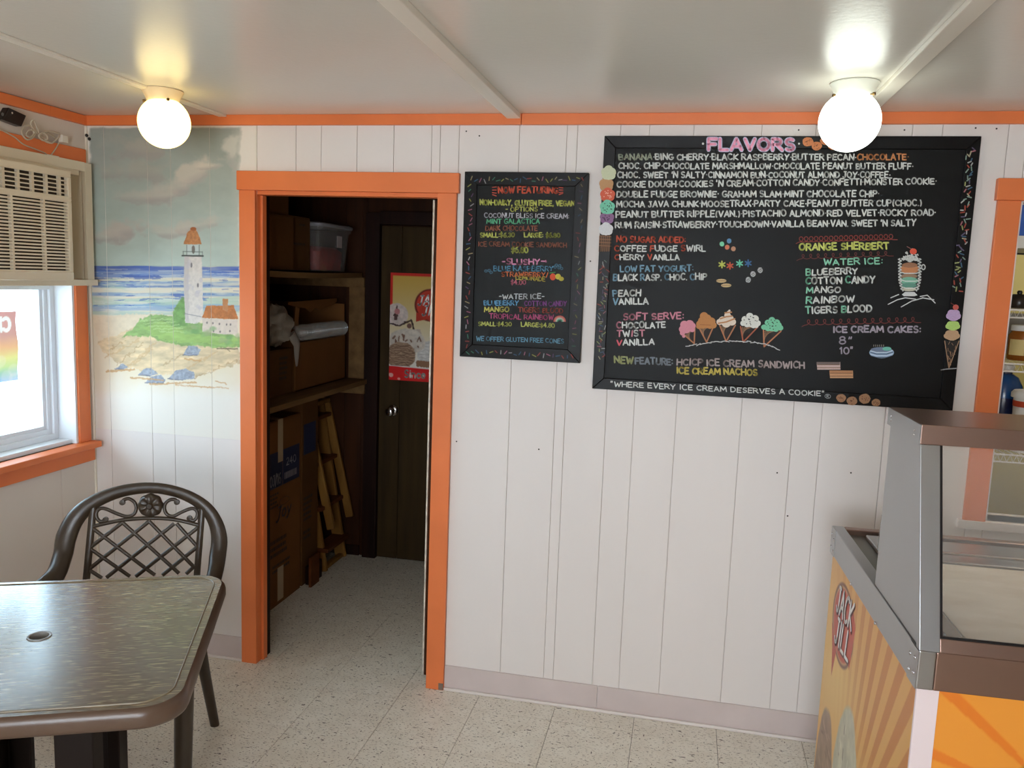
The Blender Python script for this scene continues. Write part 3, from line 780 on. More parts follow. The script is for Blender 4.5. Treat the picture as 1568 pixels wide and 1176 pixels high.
# rainbow poster stuck in the window, seen from behind
PC = Canvas(0, 0, 100, 80, 3.0, (240, 200, 190))
def build_wposter():
    c = PC
    stops = [(0, (214, 140, 132)), (25, (214, 146, 132)), (40, (246, 176, 120)), (52, (240, 226, 128)), (62, (206, 224, 136)), (70, (160, 206, 172)), (80, (160, 196, 232))]
    for k in range(3):
        c.a[..., k] = np.interp(c.Y + (c.noise(20, 5) - .5) * 6, [s_[0] for s_ in stops], [s_[1][k] for s_ in stops])
    for i in range(14): c.ell(RNG.rand() * 100, RNG.rand() * 80, 8, 8, (252, 232, 224), .28, soft=.2)
    c.ell(74, 46, 12, 14, (196, 92, 84), .9, wob=1); c.ell(74, 62, 11, 11, (222, 108, 88), .9, wob=2); c.ell(70, 52, 8, 5, (250, 244, 230), .9, wob=1)
build_wposter()
for ch, ox in (('C', .030), ('h', .073)):
    for st in G[ch][1]:
        PC.line([((ox + gx * .0085) / .36 * 100, (1.452 - 1.380 - gy * .0078) / .268 * 80) for gx, gy in st], 4.2, (255, 252, 240), 1.0)
yr, zt_, zb_ = -.290, 1.452, 1.184
def pw(U, V): return np.stack([-2.542 - .004 * np.sin(V * 9) + .012 * np.clip(.2 - U, 0, 1) * np.clip(V - .6, 0, 1) * 3, yr - U * .36 + .004 * V * 0 - .006 * np.clip(V - .5, 0, 1), zt_ + (zb_ - zt_) * V], -1)
po = painted('window_poster', paint_mat('translucent_poster_print', .5, .13), np.linspace(0, 1, 90), np.linspace(0, 1, 70), pw, lambda U, V: PC.sample(U * 100, V * 80) * .80 + np.array([206, 202, 198]) * .20)
tag(po, 'rainbow coloured paper poster stuck in the left window, lettering reversed', 'poster')

# ------------------------------------------------------------------ storeroom behind the doorway
CX0, CX1, CY1 = -2.42, -0.35, 1.385
wc = MB().box(CX0 - .1, CX0, TH, 1.5, 0, HC).box(CX1, CX1 + .1, TH, 1.5, 0, HC)
struct(wc.build('wall_storeroom_side', brown_panel), 'brown side walls of the storeroom')
wrr = MB().box(-2.6, -1.774, CY1 + .006, CY1 + .1, 0, HC).box(-.84, 3.0, CY1 + .006, CY1 + .1, 0, HC).box(-1.774, -.84, CY1 + .006, CY1 + .1, 1.98, HC).box(-1.774, -.84, CY1 + .03, CY1 + .1, 0, 1.98)
wall_rear = struct(wrr.build('wall_rear', brown_panel), 'dark brown panelled rear wall of the storeroom')
for a, b in zip([-2.42, -2.25, -2.062, -1.902, -1.80], [-2.25, -2.062, -1.902, -1.80, -1.774]):
    boxo('wall_panel', brown_panel, a + .002, b - .002, CY1, CY1 + .006, 0, HC, wall_rear, bevel=.001)
boxo('corner_post', shelf_wood, -1.868, -1.775, 1.352, CY1, 1.05, 1.62, wall_rear, bevel=.002, label='olive-brown upright board at the shelf end')
trim('trim_6', [('door_frame', dark_frame, (-1.774, -1.692, 1.352, 1.40, 0, 1.98), .003), ('door_frame', dark_frame, (-1.692, -.86, 1.352, 1.40, 1.915, 1.99), .003), ('door_frame', dark_frame, (-.90, -.84, 1.352, 1.40, 0, 1.915), .003),
                ('base_board', dark_frame, (-2.40, -1.80, 1.372, 1.385, 0, .06), .002)], 'dark stained frame of the rear storeroom door')
d2 = bpy.data.objects.new('door_2', None); COL.objects.link(d2); struct(d2, 'olive-brown plank door at the back of the storeroom')
for a, b in zip([-1.684, -1.562, -1.33, -1.12], [-1.562, -1.33, -1.12, -.905]):
    boxo('door_panel', olive_panel, a + .0015, b - .0015, 1.362, 1.395, .012, 1.907, d2, bevel=.0012)
k = at(600, 629, 1, 1.34)
MB().lathe([(.032, .022), (.033, .016), (.030, .010), (.014, .006), (.012, -.012), (.022, -.022), (.027, -.034), (.025, -.046), (.014, -.053)], (k.x, 1.342, k.z), axis='y').build('door_knob', chrome, d2, smooth=True, label='round chrome knob')
d1 = bpy.data.objects.new('door_1', None); COL.objects.link(d1); struct(d1, 'storeroom door swung open into the storeroom, edge on')
boxo('door_slab', brown_panel, -.974, -.944, .072, .80, .008, 1.935, d1, bevel=.001)
boxo('edge_strip', mat('chipped_white_edge', (206, 196, 178), rough=.6, var=.3, vscale=30), -.982, -.975, .070, .80, .008, 1.935, d1, bevel=.001)

# poster on the rear door
QC = Canvas(0, 0, 100, 140, 3.0, (200, 170, 90))
def scoop(c, cx, cy, rx, ry, rgb, seed, dark=(90, 66, 52), lines=0, specks=0):
    c.ell(cx, cy, rx, ry, rgb, 1, wob=rx * .06, seed=seed, var=.14, vcell=4, soft=.05)
    r = np.random.RandomState(seed)
    for i in range(lines):
        y = cy - ry * .8 + 1.6 * ry * (i + .5) / lines; hw = rx * math.sqrt(max(0, 1 - ((y - cy) / ry) ** 2)) * .9
        n_ = 6
        c.line([(cx - hw + 2 * hw * j / n_, y + r.uniform(-1.2, 1.2)) for j in range(n_ + 1)], 1.3, dark, .7, wob=2, seed=seed + i)
    for i in range(specks):
        a = r.uniform(0, 6.28); q = math.sqrt(r.rand()) * .8
        x, y = cx + rx * q * math.cos(a), cy + ry * q * math.sin(a)
        c.line([(x, y), (x + r.uniform(-3, 3), y + r.uniform(1, 6))], r.uniform(1.5, 3), dark, .8, wob=1, seed=seed + 40 + i)
def build_dposter():
    c = QC
    t = np.clip(c.Y / 110, 0, 1)[..., None]
    c.a = (1 - t) * np.array([206, 164, 70]) + t * np.array([232, 226, 214])
    red = (206, 42, 34)
    c.line([(0, 1.2), (100, 1.2)], 5, red); c.line([(1, 0), (1, 58)], 4.5, red)
    scoop(c, 66, 104, 28, 21, (214, 210, 204), 15, (184, 178, 172), 7)
    scoop(c, 9, 54, 17, 15, (214, 196, 188), 11, (70, 44, 40), 0, 5)
    c.line([(0, 66), (14, 68), (30, 60), (33, 72)], 2.4, (52, 34, 34), .9, wob=2)
    c.ell(10, 50, 4, 4, (196, 130, 130)); c.ell(27, 68, 3.4, 3.4, (120, 84, 76))
    c.ell(36, 76, 7, 5, (196, 176, 160), wob=2, seed=77)
    scoop(c, 24, 88, 26, 17, (210, 198, 184), 12, (110, 74, 56), 0, 16)
    scoop(c, 16, 107, 21, 18, (170, 140, 114), 13, (110, 82, 64), 12)
    for i in range(10): c.ell(40 + (i % 5) * 4, 115 + (i // 5) * 3.4, 3, 2.6, (150, 112, 84), wob=1, seed=90 + i)
    c.poly([(0, 121), (100, 124), (100, 140), (0, 140)], (214, 34, 34))
    c.line([(0, 121), (100, 124)], 1.2, (230, 220, 214))
    c.ell(3, 134, 3.4, 3, (232, 170, 160), wob=1); c.ell(14, 138, 2, 1.5, (232, 170, 160))
    c.ell(55, 40, 22, 21.5, (110, 34, 26)); c.ell(55, 40, 19.5, 19.5, (196, 60, 40), var=.05)
    c.poly([(36, 50), (70, 58), (62, 70), (52, 58), (36, 62)], (186, 56, 38))
build_dposter()
PX0, PX1, PZ0, PZ1 = -1.626, -1.20, 1.054, 1.654
dp = painted('door_poster', paint_mat('glossy_poster_print', .3), np.linspace(0, 1, 130), np.linspace(0, 1, 180), lambda U, V: np.stack([PX0 + (PX1 - PX0) * U, U * 0 + 1.3585, PZ1 + (PZ0 - PZ1) * V], -1),
             lambda U, V: QC.sample(U * 100, V * 140), thick=(0, .0012, 0))
tag(dp, 'ice cream poster with red borders on the dark storeroom door', 'poster')
def Fd(a, b): return (PX0 + (PX1 - PX0) * a / 100, 1.3575, PZ1 + (PZ0 - PZ1) * b / 140)
G['i'] = (.6, [[(.3, 0), (.3, 4)], [(.3, 5.6), (.3, 5.8)]]); G['n'] = (3, [[(0, 4), (0, 0)], [(0, 2.6)] + arc(1.4, 2.4, 1.4, 1.4, 160, 0, 5) + [(2.8, 0)]])
G['e'] = (3, [[(.2, 2.2), (3, 2.2)] + arc(1.6, 2.1, 1.5, 1.9, 0, 310, 9)])
G['o'] = (3.2, [arc(1.6, 2, 1.6, 2, 90, 450, 10)]); G['y'] = (3, [[(0, 4), (1.5, .4)], [(3, 4), (1.2, -1.6), (0, -2)]])
G['j'] = (3, [[(0.4, 6), (3, 6)], [(2.4, 6), (1.8, -.6), (.6, -1.6), (-.4, -.8)]])
def words(parent, F, text, x0, y0, x1, h, rgb, weight, slope=0.0, shear=0.0, mname='poster_letter'):
    tot = sum(advance(c) for c in text) - 1.35; sx = (x1 - x0) / tot; sy = h / 6; mb = MB().use(mat(mname, rgb, rough=.4)); cur = 0
    for ch in text:
        if ch != ' ':
            for st in G[ch][1]:
                P = [((cur + gx) * sx + shear * gy * sy, gy * sy) for gx, gy in st]
                ribbon(mb, P, h * weight, lambda a, b: F(x0 + a, y0 - b + slope * a))
        cur += advance(ch)
    return mb.build('lettering', None, parent)
words(dp, Fd, 'Since 1', 22, 135.5, 58, 9.5, (230, 224, 216), .20)
words(dp, Fd, 'JACK', 38, 41, 72, 12, (236, 232, 226), .17, -.12, .2)
words(dp, Fd, 'JILL', 44, 54, 72, 12, (236, 232, 226), .17, -.12, .2)

# shelving
sh = thing('storage_shelf', 'two-tier pine plank shelving along the left side of the storeroom', 'shelf', (-2.1, .7, 0))
def chs(o): o.location = -sh.location; return o
chs(boxo('shelf_board', shelf_wood, -2.415, -1.755, .10, 1.38, 1.022, 1.048, sh, bevel=.002))
ub = MB()
n_ = 14
for i in range(n_):
    ya_, yb_ = .10 + 1.25 * i / n_, .10 + 1.25 * (i + 1) / n_
    sag = lambda y: -.008 * math.sin(max(0, min(1, (y - .1) / 1.25)) * math.pi)
    za, zb = 1.646 + sag(ya_), 1.646 + sag(yb_)
    ub.add([(-2.415, ya_, za - .026), (-1.79, ya_, za - .026), (-1.79, yb_, zb - .026), (-2.415, yb_, zb - .026), (-2.415, ya_, za), (-1.79, ya_, za), (-1.79, yb_, zb), (-2.415, yb_, zb)],
           [(0, 3, 2, 1), (4, 5, 6, 7), (1, 2, 6, 5), (0, 4, 7, 3), (0, 1, 5, 4), (2, 3, 7, 6)])
chs(ub.build('shelf_board', shelf_wood, sh))
chs(boxo('end_cleat', shelf_wood, -2.40, -1.775, 1.335, 1.38, 1.565, 1.619, sh, bevel=.002))
chs(boxo('end_cleat', shelf_wood, -2.40, -1.765, 1.335, 1.38, .965, 1.021, sh, bevel=.002))
chs(boxo('side_rail', shelf_wood, -2.418, -2.38, .10, 1.36, .965, 1.021, sh, bevel=.002))
chs(boxo('side_rail', shelf_wood, -2.418, -2.38, .10, 1.36, 1.55, 1.612, sh, bevel=.002))

def carton(name, label, x0, x1, y0, y1, z0, z1, m, extra=None, group=None):
    t = thing(name, label, 'box', ((x0 + x1) / 2, (y0 + y1) / 2, z0), 0, group)
    off = -t.location
    def P(o): o.location = off; return o
    P(boxo('carton_body', m, x0, x1, y0, y1, z0, z1 - .004, t, bevel=.003))
    xm = (x0 + x1) / 2
    P(boxo('top_flap', m, x0 + .002, xm - .002, y0 + .002, y1 - .002, z1 - .004, z1, t))
    P(boxo('top_flap', m, xm + .002, x1 - .002, y0 + .002, y1 - .002, z1 - .004, z1, t))
    if extra: extra(t, P)
    return t
def marks(t, P, X, y0, y1, z0, z1, rows, m=None, seed=1, fill=.8):
    r = random.Random(seed); mb = MB(); hh = (z1 - z0) / rows
    for i in range(rows):
        y = y0; z = z1 - (i + .8) * hh
        while y < y0 + (y1 - y0) * fill:
            w = r.uniform(.006, .02)
            mb.box(X, X + .0006, y, min(y + w, y1), z, z + hh * .55); y += w + .005
    return P(mb.build('illegible_print', m or dark_print, t))
def ext_a(t, P):
    X = -1.895
    P(boxo('masking_tape', tape, X, X + .0012, .575, .625, .72, .93, t)); P(boxo('masking_tape', tape, X, X + .0012, .57, .63, .02, .19, t))
    P(boxo('masking_tape', tape, -2.02, X, .575, .625, .930, .9312, t))
    P(boxo('navy_label', navy_print, X, X + .0008, .34, .620, .60, .775, t)); P(boxo('navy_label', navy_print, X, X + .0008, .625, .80, .60, .775, t))
    def F(a, b): return (X + .0016, a, b)
    def F2(px, py): return F(px, -py)
    words_on = lambda s_, y, z, w, h: P(words(t, F2, s_, y, -z, y + w, h, (150, 146, 150), .16))
    words_on('20J/16', .47, .615, .13, .05); words_on('240', .66, .69, .10, .035)
    mb = MB()
    marks(t, P, X + .0009, .64, .79, .61, .67, 1, mat('pale_print', (120, 112, 116)), 3)
    P(words(t, F2, 'joy', .56, -.44, .70, .055, (34, 34, 60), .16, shear=.25))
    marks(t, P, X, .50, .58, .50, .58, 4, None, 5); marks(t, P, X, .50, .72, .25, .35, 3, None, 7, .7); marks(t, P, X, .52, .74, .17, .22, 2, None, 9)
    P(MB().tube([(X + .0004, .64 + .05 * math.cos(q / 16 * 6.283), .515 + .018 * math.sin(q / 16 * 6.283)) for q in range(16)], .0015, n=4, closed=True).build('illegible_print', dark_print, t))
carton('tall_carton', 'tall brown carton with navy label bands and masking tape, nearest the doorway under the shelf', -2.36, -1.895, .30, .815, 0, .93, card, ext_a)
def ext_b(t, P):
    X = -1.895
    P(boxo('navy_label', navy_print, X, X + .001, .85, .99, .70, .86, t)); marks(t, P, X, .85, .96, .34, .48, 5, None, 21); marks(t, P, X, .85, .95, .24, .30, 2, None, 22)
carton('tall_carton', 'tall brown carton with a dark label patch, between the nearer taped carton and the stepladder', -2.36, -1.895, .835, 1.02, 0, .985, card2, ext_b)
# upper shelf cartons
Z2 = 1.6475
carton('carton', 'olive-brown carton standing on the left end of the top shelf', -2.2, -1.815, .18, .575, Z2, 1.892, card2)
carton('carton', 'carton stacked on the olive-brown carton at the left end of the top shelf', -2.18, -1.83, .20, .555, 1.894, 2.13, card2)
def ext_g(t, P): marks(t, P, -1.86, .63, .80, 1.765, 1.785, 1, None, 31); marks(t, P, -1.86, .72, .80, 1.86, 1.875, 1, None, 32)
carton('carton', 'reddish-brown carton with a line of dark print beside the clear plastic bin', -2.2, -1.86, .60, .84, Z2, 1.905, card2, ext_g)
# clear bin with red contents
def rrect(cx, cy, hx, hy, r, n=5):
    P = []
    for sx, sy, a0 in ((1, 1, 0), (-1, 1, 90), (-1, -1, 180), (1, -1, 270)):
        for i in range(n + 1):
            a = math.radians(a0 + 90 * i / n)
            P.append((cx + sx * (hx - r) + r * math.cos(a), cy + sy * (hy - r) + r * math.sin(a)))
    return P
def loft(loops, cap0=True, cap1=True):
    m_ = MB(); n = len(loops[0]); vs = [p for L_ in loops for p in L_]; fs = []
    for i in range(len(loops) - 1):
        for k_ in range(n): fs.append((i * n + k_, i * n + (k_ + 1) % n, (i + 1) * n + (k_ + 1) % n, (i + 1) * n + k_))
    if cap0: fs.append(tuple(range(n - 1, -1, -1)))
    if cap1: fs.append(tuple((len(loops) - 1) * n + k_ for k_ in range(n)))
    return m_.add(vs, fs)
bn = thing('plastic_bin', 'clear grey plastic storage bin half full of red things on the top shelf', 'bin', (-2.0, 1.045, Z2))
bin_m = glass_mat('clear_grey_plastic', (.84, .82, .82), haze=.10)
L_ = [[(x, y, z) for x, y in rrect(0, 0, .17 + s_, .17 + s_, .03)] for s_, z in ((0, .001), (.012, .14), (.018, .20), (.026, .203), (.028, .225))]
loft(L_, True, False).build('bin_wall', bin_m, bn, smooth=True)
L_ = [[(x, y, z) for x, y in rrect(0, 0, .17 + s_, .17 + s_, .03)] for s_, z in ((.030, .222), (.034, .226), (.034, .238), (.02, .244))]
loft(L_).build('bin_lid', mat('grey_bin_lid', (128, 128, 132), rough=.4), bn, smooth=True)
rm = mat('red_contents', (150, 38, 28), rough=.6, var=.3, vscale=12)
L_ = [[(x, y, z) for x, y in rrect(0, 0, .155 + s_, .155 + s_, .03)] for s_, z in ((0, .006), (.006, .10), (-.02, .125), (-.1, .13))]
loft(L_).build('red_contents', rm, bn, smooth=True)
boxo('bin_label', mat('pale_bin_label', (176, 160, 160), rough=.6), .1855, .1875, .015, .075, .125, .185, bn)
# middle shelf: open carton, second carton, bag and cup sleeves
Z1 = 1.0485
t = thing('open_carton', 'large torn-open carton on the lower shelf with cup sleeves on its front edge', 'box', (-2.1, 1.03, Z1))
o_ = -t.location
def P_(o): o.location = o_; return o
P_(boxo('carton_front', card, -1.886, -1.880, .725, 1.33, Z1, 1.292, t)); P_(boxo('carton_back', card, -2.33, -2.324, .725, 1.33, Z1, 1.47, t))
P_(boxo('carton_end', card2, -2.33, -1.886, .722, .728, Z1, 1.36, t)); P_(boxo('carton_end', card, -2.33, -1.886, 1.327, 1.333, Z1, 1.47, t)); P_(boxo('carton_bottom', card2, -2.33, -1.88, .725, 1.33, Z1, Z1 + .006, t))
ragged = [(.74, 1.478), (.86, 1.462), (.93, 1.455), (.985, 1.43), (1.04, 1.455), (1.10, 1.44), (1.16, 1.455), (1.24, 1.46), (1.32, 1.48), (1.32, 1.50), (.74, 1.49)]
P_(MB().prism(ragged, lambda u, v, w: (-1.93 + w, u, v), 0, .004).build('torn_flap', card, t))
P_(MB().prism([(.74, 1.30), (.76, 1.47), (.80, 1.46), (.79, 1.40), (.80, 1.30)], lambda u, v, w: (-1.90 + w, u, v), 0, .004).build('torn_flap', card, t))
carton('carton', 'small brown carton on the left end of the lower shelf under the white bag', -2.3, -1.885, .28, .705, Z1, 1.27, card2, lambda t, P: marks(t, P, -1.885, .57, .66, 1.12, 1.24, 5, None, 41))
sl_m = glass_mat('clear_cup_plastic', (.90, .88, .84), haze=.22)
wrap_m = glass_mat('thin_wrapper', (.93, .93, .92), haze=.05)
t = thing('cup_sleeve', 'row of nested clear plastic cups lying in its wrapper along the open carton', 'cups', (-1.905, 1.03, 1.30))
cups = MB(); r_ = random.Random(4)
for i in range(24):
    y = .735 + i * .0248
    cups.lathe([(.034, 0), (.040, .020), (.0425, .021), (.0425, .0235)], (-1.905, y, 1.335), n=16, axis='y')
c_ = cups.build('nested_cups', sl_m, t, smooth=True, kind='stuff'); c_.location = -t.location
ws = MB().tube([(-1.905 + r_.uniform(-.003, .003), .73 + i * .042, 1.336) for i in range(15)], [.040 + r_.uniform(0, .008) for _ in range(15)], n=14)
c_ = ws.build('sleeve_wrapper', wrap_m, t, smooth=True); c_.location = -t.location
t = thing('plastic_bag', 'crumpled whitish plastic bag hanging over the small carton on the lower shelf', 'bag', (-1.9, .64, 1.290))
bg_ = MB(); NB = 22; vs = []; fs = []
for i in range(NB + 1):
    for j in range(NB):
        th = math.pi * i / NB; ph = 2 * math.pi * j / NB
        rr = 1 + .16 * math.sin(5 * ph + 3 * th) * math.sin(th) + .10 * math.sin(9 * th + 2 * ph)
        vs.append((-.04 + .075 * rr * math.sin(th) * math.cos(ph), -.02 + .095 * rr * math.sin(th) * math.sin(ph), .092 - .095 * rr * math.cos(th) * -1 * 1.0 if i else .19))
for i in range(NB):
    for j in range(NB): fs.append((i * NB + j, i * NB + (j + 1) % NB, (i + 1) * NB + (j + 1) % NB, (i + 1) * NB + j))
bg_.add(vs, fs)
bg_.build('bag_body', mat('crumpled_white_plastic', (150, 140, 128), rough=.4, var=.2, vscale=20), t, smooth=True)
MB().tube([(.03, .02, .05), (.045, .05, 0), (.04, .06, -.06), (.035, .07, -.11)], [.03, .028, .02, .008], n=10, flat=((1, 0, 0), .4)).build('bag_tail', mat('crumpled_white_plastic', (150, 140, 128), rough=.4), t, smooth=True)

# stepladder leaning beside the cartons
t = thing('stepladder', 'pine stepladder folded against the shelving at the back of the storeroom', 'ladder', (-1.9, 1.15, 0))
o_ = -t.location
for y in (1.06, 1.315):
    P_(MB().bar((-1.885, y, .004), (-2.035, y, .93), .065, .024, (0, 1, 0)).build('front_stile', ladder_wood, t, bevel=.004))
    P_(MB().bar((-1.845, y + .028, .24), (-1.995, y + .028, .90), .045, .022, (0, 1, 0)).build('rear_stile', ladder_wood, t, bevel=.004))
for z in (.13, .36, .60, .84):
    xx = -1.885 - .15 * z / .926 + .02
    P_(MB().box(xx - .05, xx + .045, 1.035, 1.325, z - .011, z + .011).build('tread', ladder_tread, t, bevel=.003))
P_(MB().bar((-1.88, 1.05, .02), (-1.88, 1.30, .02), .03, .02).build('foot_rail', ladder_wood, t, bevel=.002))
P_(MB().box(-2.06, -1.97, 1.02, 1.345, .905, .93).build('top_cap', ladder_wood, t, bevel=.006))
# two small offcuts lying at the foot of the cartons
t = boxo('wood_offcut', dark_frame, -1.888, -1.858, .86, 1.0, 0, .10, bevel=.002); tag(t, 'dark wood offcut standing at the foot of the cartons', 'wood')
t = boxo('wood_offcut', ladder_tread, -1.855, -1.840, .83, .93, 0, .16, bevel=.002); tag(t, 'narrow pale-edged board standing at the foot of the cartons', 'wood')

# ------------------------------------------------------------------ back room behind the hatch
wbr = MB().box(.3, .4, TH, 1.385, 0, HC)
struct(wbr.build('wall_back_room_side', left_paint), 'side wall of the back room')
bp_ = MB().box(.4, XR, 1.36, 1.385, 0, HC).build('wall_back_room', mat('mustard_wall', (170, 158, 96), rough=.6)); struct(bp_, 'mustard coloured wall of the back room')
la = bpy.data.lights.new('back_room_fill_light', 'AREA'); la.energy = 14; la.size = .5; la.color = (1, .93, .8)  # unseen lamp added under the ceiling to brighten the back room
lo = bpy.data.objects.new('back_room_fill_light', la); lo.location = (1.9, .45, HC - .05); COL.objects.link(lo)
t = thing('wire_shelf_unit', 'white wire shelving rack seen through the serving hatch', 'shelf', (1.7, .55, 0))
o_ = -t.location
wire = mat('white_coated_wire', (226, 222, 214), rough=.35)
capw_ = mat('white_shelf_board', (214, 214, 208), rough=.5)
SX0, SX1, SY0, SY1 = 1.10, 2.2, .32, .72
for z in (1.062, 1.402, 1.60):
    mb = MB()
    for dz in (0, -.028): mb.tube([(SX0, SY0, z + dz), (SX1, SY0, z + dz)], .0035, n=6)
    mb.tube([(SX0, SY1, z), (SX1, SY1, z)], .0035, n=6)
    zz = []
    k_ = 0; x = SX0
    while x < SX1: zz.append((x, SY0, z - (.028 if k_ % 2 else 0))); x += .011; k_ += 1
    mb.tube(zz, .0022, n=5)
    x = SX0
    while x < SX1: mb.tube([(x, SY0, z + .003), (x, SY1, z + .003)], .0018, n=4); x += .03
    P_(mb.build('wire_shelf', wire, t, smooth=False))
for x in (SX0 + .004, SX1): 
    for y in (SY0 - .004, SY1): P_(MB().tube([(x, y, 0), (x, y, 2.0)], .008, n=8).build('rack_post', wire, t))
P_(boxo('back_panel', mat('grey_board', (150, 146, 138), rough=.7, var=.1), SX0, SX1, SY1 + .012, SY1 + .02, 1.41, 1.58, t))
P_(boxo('solid_shelf', capw_, SX0, SX1, SY0, SY1, 1.822, 1.868, t, bevel=.003)); P_(boxo('shelf_lip', black_plastic, SX0, SX1, SY0 - .002, SY0 + .01, 1.800, 1.806, t))
def bottle(name, label, cat, x, y, z, prof, body_m, cap, cap_m, lab=None, group=None):
    t = thing(name, label, cat, (x, y, z), 0, group)
    MB().lathe(prof, (0, 0, 0), n=24).build('bottle_body', body_m, t, smooth=True)
    MB().lathe(cap, (0, 0, 0), n=20).build('cap', cap_m, t, smooth=True)
    if lab: 
        r, z0, z1, lm_ = lab
        an = [math.radians(195 + 8 * i) for i in range(9)]; lb = MB()
        lb.add([((r + .0008) * math.cos(a), (r + .0008) * math.sin(a), zz) for zz in (z0, z1) for a in an], [(i, i + 1, i + 10, i + 9) for i in range(8)])
        lb.build('paper_label', lm_, t)
    return t
honey = mat('amber_honey', (150, 84, 20), rough=.15); blue_liq = mat('deep_blue_syrup', (28, 74, 130), rough=.15); green_p = mat('green_plastic', (20, 110, 60), rough=.25)
navy_liq = mat('navy_blue_syrup', (20, 30, 66), rough=.2); capw = mat('white_cap', (232, 230, 226), rough=.4); lab_w = mat('paper_white_label', (228, 224, 214), rough=.6); lab_y = mat('cream_label', (220, 196, 130), rough=.6)
Zs = 1.4075
bottle('syrup_jar', 'amber jar with white lid and cream label on the middle wire shelf', 'jar', 1.262, .47, Zs, [(.045, 0), (.05, .006), (.05, .095), (.042, .108), (.040, .112)], honey, [(.043, .112), (.044, .113), (.044, .132), (.041, .134)], capw, (.0502, .02, .08, lab_y))
bottle('green_bottle', 'green plastic bottle right of the amber jar', 'bottle', 1.375, .47, Zs, [(.04, 0), (.045, .008), (.045, .05), (.03, .085), (.014, .10), (.014, .11)], green_p, [(.016, .11), (.016, .13), (.012, .133)], capw)
Zs = 1.0675
for i, x in enumerate((1.232, 1.385)):
    t = bottle('syrup_jug', 'dark blue syrup jug with white cap and label below the amber jar' if i == 0 else 'dark blue syrup jug on the lower wire shelf below the green bottle', 'jug', x, .52, Zs,
           [(.060, 0), (.066, .008), (.066, .20), (.062, .235), (.046, .268), (.024, .282), (.024, .292)], navy_liq, [(.028, .290), (.028, .312), (.026, .315)], capw)
    MB().lathe([(.0665, .19), (.0665, .205), (.063, .235), (.047, .268), (.025, .282)], (0, 0, 0), n=24).build('jug_shoulder', blue_liq, t, smooth=True)
    boxo('side_label', lab_w, -.075, -.045, -.055, -.040, .03, .14, t); boxo('label_band', navy_print, -.0755, -.0445, -.0555, -.0395, .06, .08, t)
t = thing('white_tub', 'white plastic tub with a red band and printed figures in front of the blue jugs', 'tub', (1.281, .385, Zs))
MB().lathe([(.050, 0), (.057, .21), (.057, .212)], (0, 0, 0), n=32).build('tub_body', capw, t, smooth=True)
MB().lathe([(.058, .205), (.066, .206), (.066, .222), (.058, .232), (.057, .226), (.02, .224)], (0, 0, 0), n=32).build('tub_lid', capw, t, smooth=True)
MB().lathe([(.0562, .172), (.0573, .172), (.0578, .194), (.0565, .194)], (0, 0, 0), n=32).build('red_band', mat('red_orange_band', (196, 70, 40), rough=.5), t, smooth=True)
def Ft(px, py):
    a = -2.05 + px / .0575; r = .0574 + .001
    return (r * math.cos(a), r * math.sin(a), -py)
words(t, Ft, '509', .012, -.142, .050, .018, (60, 60, 66), .16)
mb = MB(); r_ = random.Random(5)
for i in range(5):
    u = .008
    while u < .06:
        w = r_.uniform(.003, .008); z = .126 - i * .012
        mb.add([Ft(u, -z), Ft(u + w, -z), Ft(u + w, -z - .005), Ft(u, -z - .005)], [(0, 1, 2, 3)]); u += w + .003
mb.build('small_print', mat('grey_print', (120, 120, 124), rough=.6), t)
t = boxo('blue_box', mat('blue_box_card', (34, 84, 168), rough=.5), 1.15, 1.40, .36, .60, 1.869, 2.0, bevel=.003); tag(t, 'blue box on the top board of the rack beyond the hatch', 'box')
t = thing('black_pot', 'small dark pot on the upper wire shelf beyond the hatch', 'pot', (1.225, .45, 1.606))
MB().lathe([(.035, 0), (.042, .012), (.040, .035), (.024, .050), (.02, .052)], (0, 0, 0), n=24).build('pot_body', mat('dark_pot', (34, 26, 22), rough=.3), t, smooth=True)
MB().lathe([(.008, .052), (.010, .060), (.006, .066)], (0, 0, 0), n=12).build('pot_knob', black_plastic, t, smooth=True)

# ------------------------------------------------------------------ chalkboards
def board(name, label, x0, x1, z0, z1, fw, dp, panel_m, rails):
    t = thing(name, label, 'chalkboard', ((x0 + x1) / 2, -.002, z0))
    off = -t.location
    def P(o): o.location = off; return o
    yf = -dp; yp = -dp + .010
    P(boxo('board_panel', panel_m, x0 + fw * .5, x1 - fw * .5, yp, -.002, z0 + fw * .5, z1 - fw * .5, t))
    def rail(poly, n): P(MB().prism(poly, lambda u, v, w: (u, w, v), yf, -.002).build('frame_rail', frame_black, t, bevel=.002))
    rail([(x0, z0), (x1, z0), (x1 - fw, z0 + fw), (x0 + fw, z0 + fw)], 0)
    rail([(x0, z1), (x0 + fw, z1 - fw), (x1 - fw, z1 - fw), (x1, z1)], 1)
    rail([(x0, z0), (x0 + fw, z0 + fw), (x0 + fw, z1 - fw), (x0, z1)], 2)
    rail([(x1, z0), (x1, z1), (x1 - fw, z1 - fw), (x1 - fw, z0 + fw)], 3)
    def mk(y):
        def F(px, py, k=1):
            p = at(px, py, 1, y - .00025 - .000022 * k)
            return (p.x + off.x, p.y + off.y, p.z + off.z)
        return F
    return t, mk(yp), mk(yf)
WHT = (214, 216, 212)
b1, Fp, Ff = board('flavor_board', 'large black-framed chalkboard listing ice cream flavors on the back wall', -0.3255, 0.8945, 1.2575, 2.1595, .0415, .024, board_black, 4)
def wr_(F, bd, *a, **k): return write(bd, F, *a, **k)
dk = lambda c, f: tuple(int(v * f) for v in c)
